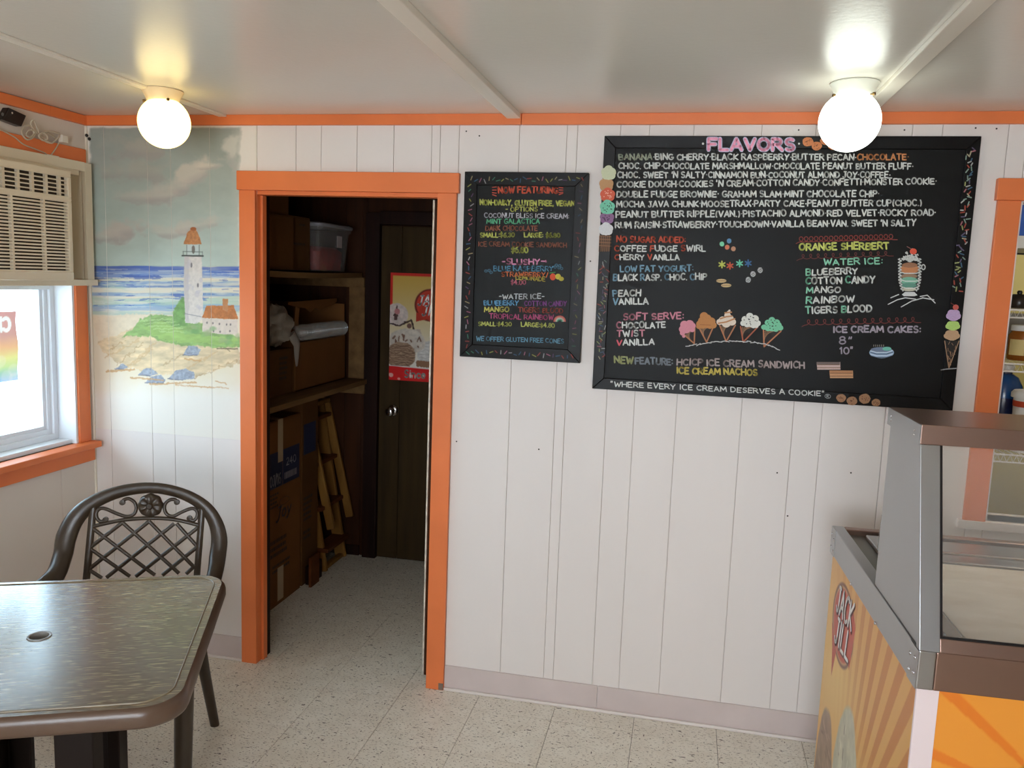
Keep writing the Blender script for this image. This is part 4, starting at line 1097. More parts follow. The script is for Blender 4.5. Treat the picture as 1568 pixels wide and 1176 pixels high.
# title: pink letters with a pale outline
write(b1, Ff, 'FLAVORS', 1085, 229.5, 1216, 230, 17, (186, 190, 214), weight=.40, jit=0, name='title_outline')
write(b1, lambda x, y, k=1: Ff(x, y, 6), 'FLAVORS', 1085, 229.5, 1216, 230, 17, (236, 158, 186), weight=.25, jit=0, name='title')
D = Doodle(Ff); D.ell(1076.5, 220, 1.7, 1.7, WHT); D.ell(1223.5, 220, 1.5, 1.5, WHT); D.done('title_dot', b1)
def cookie(D, x, y, r, seed, c=(206, 128, 80), ry=None):
    D.ell(x, y, r, ry or r * .85, c, 14, .06); rr = random.Random(seed)
    for i in range(9):
        a = rr.uniform(0, 6.28); q = rr.uniform(0, r * .75); D.ell(x + q * math.cos(a), y + q * math.sin(a) * .8, .8, .7, (96, 56, 36), 6)
D = Doodle(Ff)
for i, (x, y, r) in enumerate([(1237, 217, 8.5), (1250.5, 223.5, 8), (1263, 215.5, 7.5), (1275, 223.5, 7)]): cookie(D, x, y, r, i)
D.done('cookie_drawing', b1)
D = Doodle(Ff)
for i, (x, y, r) in enumerate([(1288, 609.5, 7.4), (1304.6, 614, 8), (1324, 610.5, 9), (1341.5, 616.5, 6.8)]): cookie(D, x, y, r, i + 9, (158, 116, 84))
D.done('cookie_drawing', b1)
GRN = (140, 206, 176); YEL = (206, 212, 110); RED = (192, 78, 52); BLU = (120, 158, 180); PNK = (206, 134, 150); LAV = (176, 166, 178)
W8 = dict(weight=.25)
def L(txt, x0, y0, x1, y1, h, c=WHT, alt=None, **k): 
    kk = dict(W8); kk.update(k); write(b1, Fp, txt, x0, y0, x1, y1, h, c, alt, **kk)
L('BANANA*BING CHERRY*BLACK RASPBERRY*BUTTER PECAN*CHOCOLATE*', 948, 244.4, 1391, 244.8, 8.6, [(6, (150, 156, 136)), (42, WHT), (10, (206, 136, 84)), (2, WHT)])
L('CHOC. CHIP*CHOCOLATE MARSHMALLOW*CHOCOLATE PEANUT BUTTER FLUFF*', 947.5, 258.2, 1398, 258.6, 8.4)
L("CHOC. SWEET 'N SALTY*CINNAMON BUN*COCONUT ALMOND JOY*COFFEE*", 946, 272, 1363, 272, 8.6)
L("COOKIE DOUGH*COOKIES 'N CREAM*COTTON CANDY*CONFETTI*MONSTER COOKIE*", 945, 287, 1434, 281.5, 8.6)
L('DOUBLE FUDGE BROWNIE* GRAHAM SLAM*MINT CHOCOLATE CHIP*', 944.6, 301.8, 1346, 301, 8.8)
L('MOCHA JAVA CHUNK*MOOSETRAX*PARTY CAKE*PEANUT BUTTER CUP(CHOC.)', 944.5, 316.8, 1411, 315, 8.6)
L('PEANUT BUTTER RIPPLE(VAN.)*PISTACHIO ALMOND*RED VELVET*ROCKY ROAD*', 943.5, 332.6, 1433, 329.6, 8.8)
L("RUM RAISIN*STRAWBERRY*TOUCHDOWN*VANILLA BEAN*VAN. SWEET 'N SALTY", 942.5, 349, 1402, 345.6, 8.8)
L('NO SUGAR ADDED:', 944.5, 370.6, 1049.5, 371, 8.6, RED)
L('COFFEE FUDGE SWIRL', 941.5, 384.6, 1080, 384.4, 8.2, WHT, {0: RED, 7: RED, 13: RED})
L('CHERRY VANILLA', 941.5, 397.8, 1040, 397.6, 7.8, WHT, {0: RED, 7: RED})
L('LOW FAT YOGURT:', 950, 416.2, 1061.5, 415, 8.8, BLU)
L('BLACK RASP. CHOC. CHIP', 939.3, 429.8, 1081.5, 428, 9, WHT, {0: BLU, 6: BLU, 12: BLU, 18: BLU})
L('PEACH', 939, 453.4, 980.5, 453.2, 9.2, WHT, {0: BLU}); L('VANILLA', 939, 466, 992.5, 465.6, 9, WHT, {0: BLU})
L('SOFT SERVE:', 954.8, 489.6, 1046.5, 488, 9.2, PNK)
L('CHOCOLATE', 944.6, 502.6, 1018.5, 501.6, 8.8, WHT, {0: PNK}); L('TWIST', 944.8, 515, 987, 514.6, 8.6, WHT, {0: PNK, 2: PNK, 4: PNK}); L('VANILLA', 944.6, 528.6, 1001.5, 527.6, 8.6, WHT, {0: (220, 96, 112)})
L('NEW', 941.3, 555.6, 969, 556.6, 9.4, (152, 156, 106), weight=.28); L('FEATURE:', 973, 557, 1030, 558.6, 9, (124, 132, 140), weight=.28)
L('HCICP ICE CREAM SANDWICH', 1036.8, 558.4, 1231.5, 564, 9.4, (176, 160, 158)); L('ICE CREAM NACHOS', 1036.8, 571.6, 1159.4, 575, 8.8, (206, 186, 88), weight=.28)
write(b1, Ff, '"WHERE EVERY ICE CREAM DESERVES A COOKIE"', 935.6, 591.4, 1261.5, 606.6, 7.2, WHT, weight=.22)
write(b1, Ff, '@', 1263.5, 609.5, 1271.5, 610, 7.4, (150, 152, 150), weight=.12, jit=0)
L('ORANGE SHERBERT', 1224, 383, 1361, 381, 9.8, YEL, weight=.26)
L('WATER ICE:', 1261.5, 405.8, 1351, 403.6, 8.6, GRN)
L('BLUEBERRY', 1234.5, 421.6, 1313, 419, 8.8, WHT, {0: GRN}); L('COTTON CANDY', 1234, 435, 1339.5, 432.6, 9.6, WHT, {0: GRN, 7: GRN}); L('MANGO', 1235, 448.6, 1286.5, 447.8, 8.8, WHT, {0: GRN})
L('RAINBOW', 1234.6, 464.6, 1308, 462, 9.6, WHT, {0: GRN}); L('TIGERS BLOOD', 1234, 480, 1334.5, 476.6, 9.6, WHT, {0: GRN, 7: GRN})
L('ICE CREAM CAKES:', 1276.5, 508.6, 1409.5, 508.8, 9, LAV, weight=.28)
L('8"', 1285.5, 527.2, 1303, 526.4, 10.5, LAV, weight=.2); L('10"', 1286, 542, 1306, 541, 9.4, LAV, weight=.22)
# red curly lines
def curl(F, bd, x0, y0, x1, y1, n, r, c):
    P = []
    for i in range(n * 10 + 1):
        s_ = i / (n * 10); a = s_ * n * 2 * math.pi
        P.append((x0 + (x1 - x0) * s_ + r * .9 * math.sin(a), y0 + (y1 - y0) * s_ - r * (1 - math.cos(a)) * .8))
    D = Doodle(F); D.line([(x0 - 4, y0 + 2)] + P + [(x1 + 6, y1)], 1.1, c); D.done('curl_drawing', bd)
curl(Fp, b1, 1223, 371, 1368, 367, 19, 5.2, (136, 50, 40)); curl(Fp, b1, 1224, 397, 1362, 392, 12, 4.6, (104, 44, 38)); curl(Fp, b1, 1232, 498, 1404, 494, 14, 5.2, (116, 44, 38))
# dots, stars, nuts, beans
D = Doodle(Fp)
for x, y, c in ((1105.5, 373.6, (120, 200, 160)), (1116.5, 369, (90, 140, 180)), (1113.5, 378.6, (208, 120, 90)), (1123, 381, (190, 140, 110))): D.ell(x, y, 3.6, 3.8, c, 12, .04)
D.done('candy_drawing', b1)
D = Doodle(Fp)
for x, y, c in ((1105.5, 405, (190, 196, 90)), (1117.8, 407, (196, 84, 56)), (1132.5, 403.4, (110, 200, 168)), (1145.6, 403, (54, 100, 150))):
    for k in range(3):
        a = math.radians(30 + 60 * k); D.line([(x - 5 * math.cos(a), y - 5 * math.sin(a)), (x + 5 * math.cos(a), y + 5 * math.sin(a))], 2.2, c)
D.done('star_drawing', b1)
D = Doodle(Fp)
for x, y in ((1145.6, 428.6), (1153, 419.6), (1164, 413.6)):
    D.ell(x, y, 4, 4.4, (176, 178, 176), 12, .08); D.line([(x - 2.4, y + 1), (x + 2, y - 2)], .8, (60, 60, 60)); D.line([(x - 1, y + 3), (x + 3, y)], .6, (60, 60, 60))
D.ell(1104.5, 430, 8, 3, (200, 172, 124), 12); D.ell(1112, 437, 8, 3, (200, 172, 124), 12)
D.line([(1097, 430), (1112, 430)], .8, (120, 88, 56)); D.line([(1105, 437), (1119, 437)], .8, (120, 88, 56))
D.done('nut_drawing', b1)
def blob(D, pts, c): D.poly(pts, c)
def cone(D, ax, ay, lx, ly, rx, ry, edge=(176, 116, 80)):
    D.poly([(ax, ay), (lx, ly), (rx, ry)], (30, 22, 18))
    for i in range(1, 8):
        s_ = i / 8
        D.line([(lx + (rx - lx) * s_, ly + (ry - ly) * s_), (lx + (ax - lx) * (1 - s_) * .9 + 0, ly + (ay - ly) * (1 - s_) * .9)], .8, (140, 104, 74))
    D.line([(lx, ly), (ax, ay), (rx, ry)], 2, edge)
def cloudy(D, cx_, cy_, parts, c):
    for dx, dy, r in parts: D.ell(cx_ + dx, cy_ + dy, r, r * .92, c, 14, .03)
D = Doodle(Fp); cone(D, 1063, 526, 1048, 513, 1064, 502); cloudy(D, 1053, 500, [(-7, 4, 6.5), (-5, -3, 6.5), (3, -4, 6.5), (7, -1, 5.5), (7, 5, 4), (-2, 5, 6), (-8, 10, 4), (-6, 15, 2.5), (2, 2, 6)], (208, 134, 148)); D.done('pink_cone_drawing', b1)
D = Doodle(Fp); cone(D, 1082, 524, 1070, 501, 1092, 501); cloudy(D, 1081, 492, [(-3, -8, 6.6), (2, -5, 6), (-9, 4, 6), (-6, -1, 6), (8, 0, 6.5), (11, 6, 5.5), (-11, 8, 4), (0, 3, 8), (6, 7, 5), (-5, 7, 5)], (184, 124, 70)); D.line([(1072, 497), (1088, 498)], 1, (150, 92, 50)); D.done('brown_cone_drawing', b1)
D = Doodle(Fp); cone(D, 1112, 523, 1102, 498, 1126, 498); cloudy(D, 1112, 491, [(-10, 2, 5), (9, 2, 6), (0, 4, 7), (-5, 0, 7), (5, -3, 6.5), (2, -8, 5), (4, -13, 2.8), (5, -15.5, 1.6)], (222, 206, 190))
for p in ([(1100, 495), (1112, 493), (1125, 488)], [(1103, 488), (1112, 485), (1121, 484)], [(1110, 479), (1120, 478)]): D.line(p, 2.2, (184, 128, 84))
D.done('swirl_cone_drawing', b1)
def chips(D, cx_, cy_, rx, ry, n, c, seed):
    r = random.Random(seed)
    for i in range(n):
        a = r.uniform(0, 6.28); q = math.sqrt(r.random()) * .85; x, y = cx_ + rx * q * math.cos(a), cy_ + ry * q * math.sin(a)
        D.ell(x, y, .9, .9, c, 6)
D = Doodle(Fp); cone(D, 1138, 524, 1134, 500, 1160, 501, (168, 90, 62)); cloudy(D, 1149, 491, [(-1, -7, 5.5), (-8, -2, 5.5), (7, -3, 6), (-11, 4, 4.5), (11, 4, 5), (0, 2, 8.5), (-5, 6, 4.6), (5, 7, 5), (9, 8, 3.6)], (216, 216, 208)); chips(D, 1149, 491, 13, 10, 14, (30, 30, 30), 3); D.done('white_cone_drawing', b1)
D = Doodle(Fp); cone(D, 1170, 531, 1169, 505, 1196, 507, (186, 120, 84)); cloudy(D, 1182, 497, [(0, -7, 5), (-6, -3, 5), (7, -3, 5.5), (-12, 4, 4.5), (13, 5, 4.5), (0, 3, 8), (-6, 6, 4.5), (6, 7, 4.5), (10, 1, 5)], (118, 194, 156)); chips(D, 1182, 497, 12, 9, 14, (24, 34, 30), 4); D.done('mint_cone_drawing', b1)
D = Doodle(Fp); r_ = random.Random(8)
for i in range(26):
    s_ = i / 25; x = 1050 + 138 * s_; y = 532 - 9.5 * math.sin(s_ * math.pi * .86 + .1) + (s_ > .85) * (s_ - .85) * 30
    D.line([(x, y + r_.uniform(-1.4, 1.4)), (x + 6, y - 2 + 4 * s_ + r_.uniform(-1, 1))], 1.3, (196, 196, 194))
D.done('ground_line_drawing', b1)
# sundae
D = Doodle(Fp)
D.poly([(1377, 405), (1412, 405), (1409, 432), (1404, 445), (1386, 445), (1380, 430)], (40, 40, 38))
D.ell(1393, 412, 15, 7, (190, 124, 80), 16); D.ell(1393, 406, 12, 4, (150, 104, 76), 14); D.ell(1392, 423, 13, 4, (150, 120, 96), 12); D.ell(1392, 430, 14, 6, (118, 176, 150), 14); D.ell(1392, 437, 12, 4, (92, 142, 124), 12); D.ell(1392, 443, 11, 3, (196, 190, 170), 12)
D.done('sundae_drawing', b1)
D = Doodle(lambda x, y, k=1: Fp(x, y, k + 8)); r_ = random.Random(12)
for i in range(70):
    a = r_.uniform(0, 6.28); x, y = 1394 + r_.uniform(-11, 11), 399 - abs(r_.gauss(0, 5)); D.line([(x, y), (x + 2.6 * math.cos(a), y + 2 * math.sin(a)), (x + 3 * math.cos(a + 1), y + 2 * math.sin(a + 1))], 1.5, (216, 218, 214))
for x0_, x1_, y_ in ((1377, 1411, 418), (1378, 1410, 430), (1380, 1407, 441)): D.line([(x0_, y_ - 2), (x0_ + 8, y_ + .5), (x1_ - 8, y_ + .5), (x1_, y_ - 2)], 1.4, (220, 222, 218))
for s_ in (-1, 1):
    P = [(1393 + s_ * (15 + 2.4 * math.sin(i * 1.6)), 396 + i * 1.15) for i in range(44)]
    D.line([(1393 + (x - 1393) * (1 - max(0, (y - 430) / 60)), y) for x, y in P], 1.7, (206, 208, 204))
D.ell(1414, 409, 3.4, 4.6, (206, 208, 204), 12); D.ell(1414, 409, 2, 3, (20, 20, 20), 10)
D.poly([(1381, 451), (1386, 447), (1400, 447), (1405, 452), (1400, 453.5), (1384, 453.5)], (206, 208, 206))
D.ell(1398.5, 385, 5.4, 4.6, (216, 82, 56), 14); D.line([(1389, 377.5), (1395, 381)], 1, (150, 90, 80))
for p in ([(1364, 456), (1376, 451)], [(1360, 466), (1374, 459), (1386, 456)], [(1380, 470), (1396, 461), (1414, 456)], [(1409, 454), (1420, 452), (1432, 464)], [(1412, 456), (1430, 459)], [(1386, 456), (1402, 458)]): D.line(p, 1.5, (206, 208, 206))
D.done('whipped_cream_drawing', b1)
# cake, sandwiches
D = Doodle(Fp); D.ell(1350, 540, 19, 8.5, (150, 176, 206), 20); D.ell(1349, 535.5, 16, 4, (110, 124, 150), 16); D.ell(1358, 534, 7, 3, (110, 190, 170), 12)
for i in range(4): D.line([(1333, 537 + i * 2.6), (1342, 539.5 + i * 2.6), (1358, 539.5 + i * 2.6), (1367, 536.6 + i * 2.6)], 1, (216, 226, 236) if i % 2 == 0 else (40, 50, 70))
for i in range(6): D.line([(1338 + i * 3, 530.5), (1338 + i * 3, 528)], .8, (170, 160, 150))
D.done('cake_drawing', b1)
for x, y, c in ((1268.5, 560, (200, 174, 166)), (1288, 573, (196, 146, 106))):
    D = Doodle(Fp); D.poly([(x - 18, y - 5.6), (x + 18, y - 5.6), (x + 18.5, y + 6), (x - 17, y + 6)], c); D.poly([(x - 18, y - 5.8), (x + 17.5, y - 5.6), (x + 17.5, y - 2), (x - 17.5, y - 2)], dk(c, .55) if x < 1280 else (176, 124, 84))
    D.line([(x - 17, y + 3), (x + 18, y + 3)], 1, (110, 74, 50)); D.line([(x - 17, y - 1.5), (x + 17, y - 1.5)], .9, (110, 74, 50)); D.done('sandwich_drawing', b1)
# stacked scoops and cone on the frame
def scoops(F, bd, items, nm):
    D = Doodle(F)
    for kind, x, y, rx, ry, c, ch in items:
        if kind == 's':
            for dx, dy, q in ((0, 0, 1), (-.5, -.1, .66), (.5, -.1, .66), (-.42, .42, .62), (.42, .42, .62), (0, -.42, .72), (0, .5, .6)): D.ell(x + dx * rx, y + dy * ry, rx * q, ry * q, c, 18, .02)
            if ch: chips(D, x, y, rx * .9, ry * .9, 14, ch, int(x + y))
        else:
            D.poly([(x - rx, y - ry), (x + rx, y - ry), (x + rx * .8, y + ry), (x - rx * .8, y + ry)], dk(c, .45))
            for i in range(6):
                D.line([(x - rx + 3 * i, y - ry), (x - rx + 3 * i - 1, y + ry)], .8, c)
            for i in range(4): D.line([(x - rx, y - ry + 5 * i), (x + rx, y - ry + 5 * i + 1)], .8, c)
    D.done(nm, bd)
scoops(Ff, b1, [('c', 927, 373, 9, 12, (150, 108, 78), None), ('s', 928.5, 282, 9.5, 10, (184, 140, 98), None), ('s', 932, 264.5, 10, 10, (196, 200, 168), None), ('s', 930.5, 298, 10, 9.5, (206, 92, 66), (240, 190, 170)),
                ('s', 929.5, 333, 9.5, 9, (136, 100, 138), (40, 24, 50)), ('s', 930, 317, 10, 10, (118, 196, 166), (24, 40, 36)), ('s', 928, 350.5, 9.5, 9, (208, 208, 210), None)], 'stacked_scoops_drawing')
D = Doodle(Ff)
D.poly([(1446.5, 522), (1468.5, 522), (1453, 564)], (26, 20, 16)); r_ = random.Random(2)
for i in range(26):
    s_ = r_.random(); x0_ = 1446.5 + 22 * r_.random(); y_ = 522 + 36 * s_; x_ = 1453 + (x0_ - 1453) * (1 - s_ * .95); D.line([(x_, y_), (x_ + r_.uniform(-3, 3), y_ + r_.uniform(2, 5))], .9, (150, 116, 88))
D.line([(1446.5, 522), (1453, 564), (1468.5, 522)], 1.3, (176, 140, 110))
for x, y, rx, ry, c in ((1457.5, 513.5, 12, 9, (186, 150, 116)), (1459, 499, 11, 8, (172, 204, 110)), (1460, 483, 11, 10, (186, 158, 196))):
    for dx, dy, q in ((0, 0, 1), (-.5, .1, .6), (.5, .1, .6), (-.3, -.35, .6), (.35, -.35, .6)): D.ell(x + dx * rx, y + dy * ry, rx * q * .9, ry * q * .9, c, 14, .03)
D.ell(1463.5, 470.5, 4.6, 4.2, (196, 88, 78), 12); D.line([(1456, 464), (1461, 467)], 1, (140, 60, 50)); D.line([(1441, 566.5), (1450, 565), (1465, 564)], 1.5, (160, 160, 160))
D.done('tall_cone_drawing', b1)
# sprinkles on the frames
SPR = [(200, 200, 196), (196, 120, 130), (70, 110, 140), (180, 190, 120), (190, 80, 60), (110, 96, 130), (150, 176, 160), (206, 196, 160)]
def sprinkles(F, bd, pts, seed, ln=6, w=1.9, cols=SPR, dim=1.0):
    D = Doodle(F); r = random.Random(seed)
    for x, y in pts:
        a = r.uniform(0, math.pi); l = ln * r.uniform(.7, 1.1) / 2; c = dk(r.choice(cols), dim)
        D.line([(x - l * math.cos(a), y - l * math.sin(a)), (x + l * math.cos(a), y + l * math.sin(a))], w, c); D.k = 1
    D.done('sprinkle_drawing', bd)
r_ = random.Random(6)
sprinkles(Ff, b1, [(1487 - .0953 * (y - 228) + r_.uniform(-6.5, 6.5), y) for y in np.linspace(228, 446, 66)], 3, dim=.85)
sprinkles(Ff, b1, [(925.5 - .042 * (y - 400) + r_.uniform(-6, 6), y) for y in np.linspace(400, 548, 52)], 4, ln=5.6, w=1.3, dim=.75)

# --- smaller board
b2, Gp, Gf = board('feature_board', 'narrow black-framed chalkboard headed now featuring, right of the storeroom doorway', -0.8315, -0.374, 1.3485, 2.0305, .048, .030, board_black2, 4)
def M(txt, x0, y0, x1, y1, h, c=WHT, **k):
    kk = dict(weight=.22); kk.update(k); write(b2, Gp, txt, x0, y0, x1, y1, h, c, **kk)
YE = (186, 190, 92)
M('NOW FEATURING', 763.5, 295.4, 854, 295.6, 9, (204, 84, 56), weight=.25)
M('NON-DAIRY, GLUTEN FREE, VEGAN', 735.5, 313.6, 879.5, 315.4, 7.4, YE, weight=.28); M('- OPTIONS -', 774.5, 323.6, 830.5, 323.6, 6.6, YE)
M('COCONUT BLISS ICE CREAM:', 742, 332.8, 871, 334.4, 6.8, (186, 184, 192)); M('MINT GALACTICA', 745.5, 342.2, 826, 342.2, 6.6, (90, 178, 132)); M('DARK CHOCOLATE', 743.6, 353, 822.6, 353, 7, (146, 84, 60))
M('SMALL:$6.30', 735.5, 363, 787.5, 363, 6.4, YE, weight=.28); M('LARGE: $6.80', 803, 363, 857.5, 363.4, 6.4, YE, weight=.28)
M('ICE CREAM COOKIE SANDWICH', 732.5, 376.8, 867.5, 378.8, 6.8, (132, 74, 52)); M('$6.80', 783, 386.6, 808.4, 386.8, 8, (200, 206, 100), weight=.26)
M('-SLUSHY~', 769.5, 404.6, 836, 404.8, 8.2, (208, 134, 168), weight=.25); M('BLUE RASPBERRY', 756.2, 414.6, 847, 414.8, 7.2, (72, 124, 152)); M('STRAWBERRY/', 768, 422.8, 839, 424.4, 6.6, (204, 104, 56))
M('LEMONADE', 790, 427.6, 834.6, 430.8, 6.2, (176, 160, 60)); M('$4.00', 782.4, 435.6, 805, 435.6, 6.6, (196, 104, 124))
M('-WATER ICE-', 764.6, 457.6, 833, 457.2, 7, (180, 184, 186)); M('BLUEBERRY', 741.4, 467, 793.4, 467.4, 6.8, (96, 156, 196)); M('COTTON CANDY', 803.4, 468, 867.4, 468.8, 6.8, (128, 64, 136))
M('MANGO', 741.8, 477, 779, 477.2, 6.8, (196, 188, 92), weight=.26); M('TIGERS BLOOD', 794, 477.6, 861.6, 479.6, 7, (150, 60, 44)); M('TROPICAL RAINBOW', 749.6, 487.6, 847, 489.6, 7, (178, 72, 118))
M('SMALL:$4.30', 732.6, 498.6, 783, 499.4, 6, (190, 196, 100), weight=.26); M('LARGE:$4.80', 798.4, 499.6, 849, 501.6, 6, (190, 196, 100), weight=.26)
M('WE OFFER GLUTEN FREE CONES', 729.4, 521.4, 863, 525.4, 6.4, (96, 144, 168))
D = Doodle(Gp)
for s_, x in ((-1, 757), (1, 859)):
    for dy, q in ((-4, -1.5), (0, 0), (4, 1.5), (7, 4)): D.line([(x - 3, 291 + dy), (x + 3, 291 + dy + s_ * -q * .5)], 1.3, (190, 72, 50))
D.done('ray_drawing', b2)
D = Doodle(Gp); D.ell(846.5, 424, 4.6, 5.4, (206, 76, 44), 12); D.ell(854.5, 423.5, 4.4, 4.4, (190, 176, 60), 12); D.ell(859.5, 427, 4, 3.4, (170, 160, 54), 12); D.line([(842, 418), (850, 417)], 1.4, (60, 130, 70)); D.done('fruit_drawing', b2)
D = Doodle(Gp)
for x, y in ((744, 415), (749, 414), (752, 417), (852, 406), (857, 407), (856, 410), (860, 411), (850, 409)): D.ell(x, y, 2.6, 2.6, (52, 92, 112), 10, .1); D.ell(x, y, 1.2, 1.2, (20, 30, 36), 8)
D.done('raspberry_drawing', b2)
D = Doodle(Gp)
for i, c in enumerate(((206, 96, 90), (210, 150, 130), (200, 206, 196), (96, 190, 140))):
    D.line([(857 + (8.6 - i * 1.8) * math.cos(math.radians(a)), 492 - (8 - i * 1.8) * math.sin(math.radians(a))) for a in range(0, 181, 20)], 1.9, c)
D.done('rainbow_drawing', b2)
S2 = [(200, 180, 130), (206, 120, 150), (70, 150, 120), (60, 110, 150), (190, 70, 60), (110, 70, 120), (196, 196, 196), (190, 190, 90)]
r_ = random.Random(14)
sprinkles(Gf, b2, [(x, 275 + r_.uniform(-3, 3)) for x in np.linspace(722, 892, 26)], 5, ln=6, w=1.5, cols=S2, dim=.72)
sprinkles(Gf, b2, [(721 - .024 * (y - 280) + r_.uniform(-2.6, 2.6), y) for y in np.linspace(284, 530, 34)], 6, ln=6, w=1.5, cols=S2, dim=.72)
sprinkles(Gf, b2, [(891 - .046 * (y - 280) + r_.uniform(-3, 3), y) for y in np.linspace(284, 530, 28)], 7, ln=6, w=1.3, cols=S2, dim=.6)
sprinkles(Gf, b2, [(x, 538.5 + (x - 716) * .044 + r_.uniform(-2, 2)) for x in np.linspace(716, 876, 23)], 8, ln=6, w=1.5, cols=S2, dim=.72)

# ------------------------------------------------------------------ ceiling lamps
def lamp(label, x, y, col, tilt, colr):
    t = thing('ceiling_lamp', label, 'lamp', (x, y, HC), 0, 'round globe ceiling lamps')
    MB().lathe([(.066, -.0005), (.068, -.004), (.062, -.014), (.054, -.030), (.050, -.042), (.046, -.044)], (0, 0, 0), n=40).build('canopy', colr, t, smooth=True)
    for a in (200, 320, 80):
        a = math.radians(a); c, s_ = math.cos(a), math.sin(a)
        MB().tube([(.046 * c, .046 * s_, -.039), (.060 * c, .060 * s_, -.039)], .0022, n=6).tube([(.058 * c, .058 * s_, -.039), (.064 * c, .064 * s_, -.039)], .005, n=8).build('thumb_screw', mat('aged_brass', (120, 96, 60), rough=.4, metal=1), t, smooth=True)
    em = mat('glowing_globe_glass', (250, 246, 232), rough=.25, emit=col)
    pr_ = []
    for i in range(25):
        a = math.radians(28 + (180 - 28) * i / 24); pr_.append((max(.0003, .085 * math.sin(a)), -.108 + .085 * math.cos(a)))
    g_ = MB().lathe(pr_, (0, 0, 0), n=48).build('globe_shade', em, t, smooth=True); g_.location = (tilt, -.002, 0)
    return t
lamp('round globe lamp glowing warm yellow, near the left window corner', -1.789, -.436, (1.0, .76, .27, 2.9), .006, mat('cream_canopy', (236, 214, 176), rough=.4))
lamp('round globe lamp glowing cool white, in front of the large chalkboard', .427, -.430, (.92, 1.0, .90, 4.2), -.006, mat('white_canopy', (226, 226, 214), rough=.4))

# ------------------------------------------------------------------ air conditioner in the window
ac = thing('air_conditioner', 'beige window air conditioner with slatted grille above the left window', 'air conditioner', (-2.40, -.58, 1.575))
off = -ac.location
def PA(o): o.location = off; return o
AX, AY0, AY1, AZ0, AZ1 = -2.333, -.935, -.225, 1.578, 1.992
PA(boxo('casing', ac_plastic, -2.62, AX - .022, AY0, AY1, AZ0, AZ1, ac, bevel=.004))
PA(boxo('grille_recess', ac_dark, AX - .022, AX - .018, AY0 + .02, AY1 - .012, AZ0 + .02, AZ1 - .012, ac))
fb = MB()
z_l0, z_l1 = 1.892, 1.968
fb.box(AX - .022, AX, AY0, AY1, AZ0, 1.610).box(AX - .022, AX, AY0, AY1, 1.878, z_l0).box(AX - .022, AX, AY0, AY1, z_l1, AZ1)
fb.box(AX - .022, AX, AY1 - .022, AY1, 1.610, 1.878).box(AX - .022, AX, AY0, AY0 + .022, 1.610, 1.878).box(AX - .022, AX, AY1 - .016, AY1, z_l0, z_l1).box(AX - .022, AX, AY0, AY0 + .02, z_l0, z_l1)
PA(fb.build('front_panel', ac_plastic, ac, bevel=.0025))
sb = MB(); n_ = 22
for i in range(n_ + 1):
    z = 1.612 + (1.876 - 1.612) * i / n_
    sb.box(AX - .012, AX - .001, AY0 + .02, AY1 - .02, z - .0032, z + .0032)
for y in (-.365, -.515, -.665, -.80): sb.box(AX - .014, AX, y - .004, y + .004, 1.61, 1.878)
PA(sb.build('grille_slats', ac_plastic, ac, kind='stuff'))
lv = MB()
for i in range(1, 5): z = z_l0 + (z_l1 - z_l0) * i / 5; lv.box(AX - .014, AX - .005, AY0 + .02, AY1 - .016, z - .0021, z + .0021)
y = AY1 - .05
while y > AY0 + .03: lv.box(AX - .018, AX - .008, y - .006, y + .006, z_l0, z_l1); y -= .066
PA(lv.build('air_vanes', ac_plastic, ac, kind='stuff'))
PA(MB().box(AX - .005, AX + .002, AY0 + .02, AY1 - .018, z_l0 - .002, z_l0 + .003).box(AX - .005, AX + .002, AY0 + .02, AY1 - .018, z_l1 - .003, z_l1 + .002).build('vent_rim', ac_plastic, ac, bevel=.001))
cc = MB(); y0_, y1_, n_ = AY1 + .001, -.068, 7
for i in range(n_):
    a = y0_ + (y1_ - y0_) * i / n_; b = y0_ + (y1_ - y0_) * (i + 1) / n_
    cc.add([(-2.425, a, 1.582), (-2.407, (a + b) / 2, 1.582), (-2.425, b, 1.582), (-2.425, a, 2.008), (-2.407, (a + b) / 2, 2.008), (-2.425, b, 2.008)], [(0, 1, 4, 3), (1, 2, 5, 4)])
PA(cc.build('accordion_panel', mat('accordion_plastic', (196, 182, 158), rough=.6), ac))
PA(MB().box(-2.43, -2.398, -.068, -.030, 1.58, 2.045).box(-2.43, -2.398, -1.15, -.0685, 2.010, 2.0465).box(-2.56, -2.40, -1.15, -.10, 1.990, 2.047).box(-2.43, -2.385, -1.15, -.026, 1.556, 1.580).build('mounting_frame', ac_plastic, ac, bevel=.0015))

# cables and devices above the window header
def loopx(pts, X, r, m_, parent, nm, off_, closed=False, sub=4):
    P = [at(px, py, 0, X) for px, py in pts]
    Q = []
    n = len(P)
    rng = range(n if closed else n - 1)
    for i in rng:
        p0, p1, p2, p3 = (P[(i - 1) % n] if closed or i > 0 else P[0]), P[i], P[(i + 1) % n], (P[(i + 2) % n] if closed or i + 2 < n else P[-1])
        for k in range(sub):
            s_ = k / sub
            Q.append(.5 * ((2 * p1) + (-p0 + p2) * s_ + (2 * p0 - 5 * p1 + 4 * p2 - p3) * s_ ** 2 + (-p0 + 3 * p1 - 3 * p2 + p3) * s_ ** 3))
    if not closed: Q.append(P[-1])
    o = MB().tube([q + off_ for q in Q], r, n=7, closed=closed).build(nm, m_, parent, smooth=True); return o
wirem = mat('white_cable', (190, 176, 156), rough=.5)
t = thing('coiled_cable', 'bundled white cable coiled on top of the orange window header', 'cable', (-2.425, -.30, 2.104))
o_ = -t.location
loopx([(33, 203), (36, 195), (44, 192), (52, 197), (54, 206), (48, 212), (40, 213)], -2.418, .0035, wirem, t, 'cable_loop', o_, True)
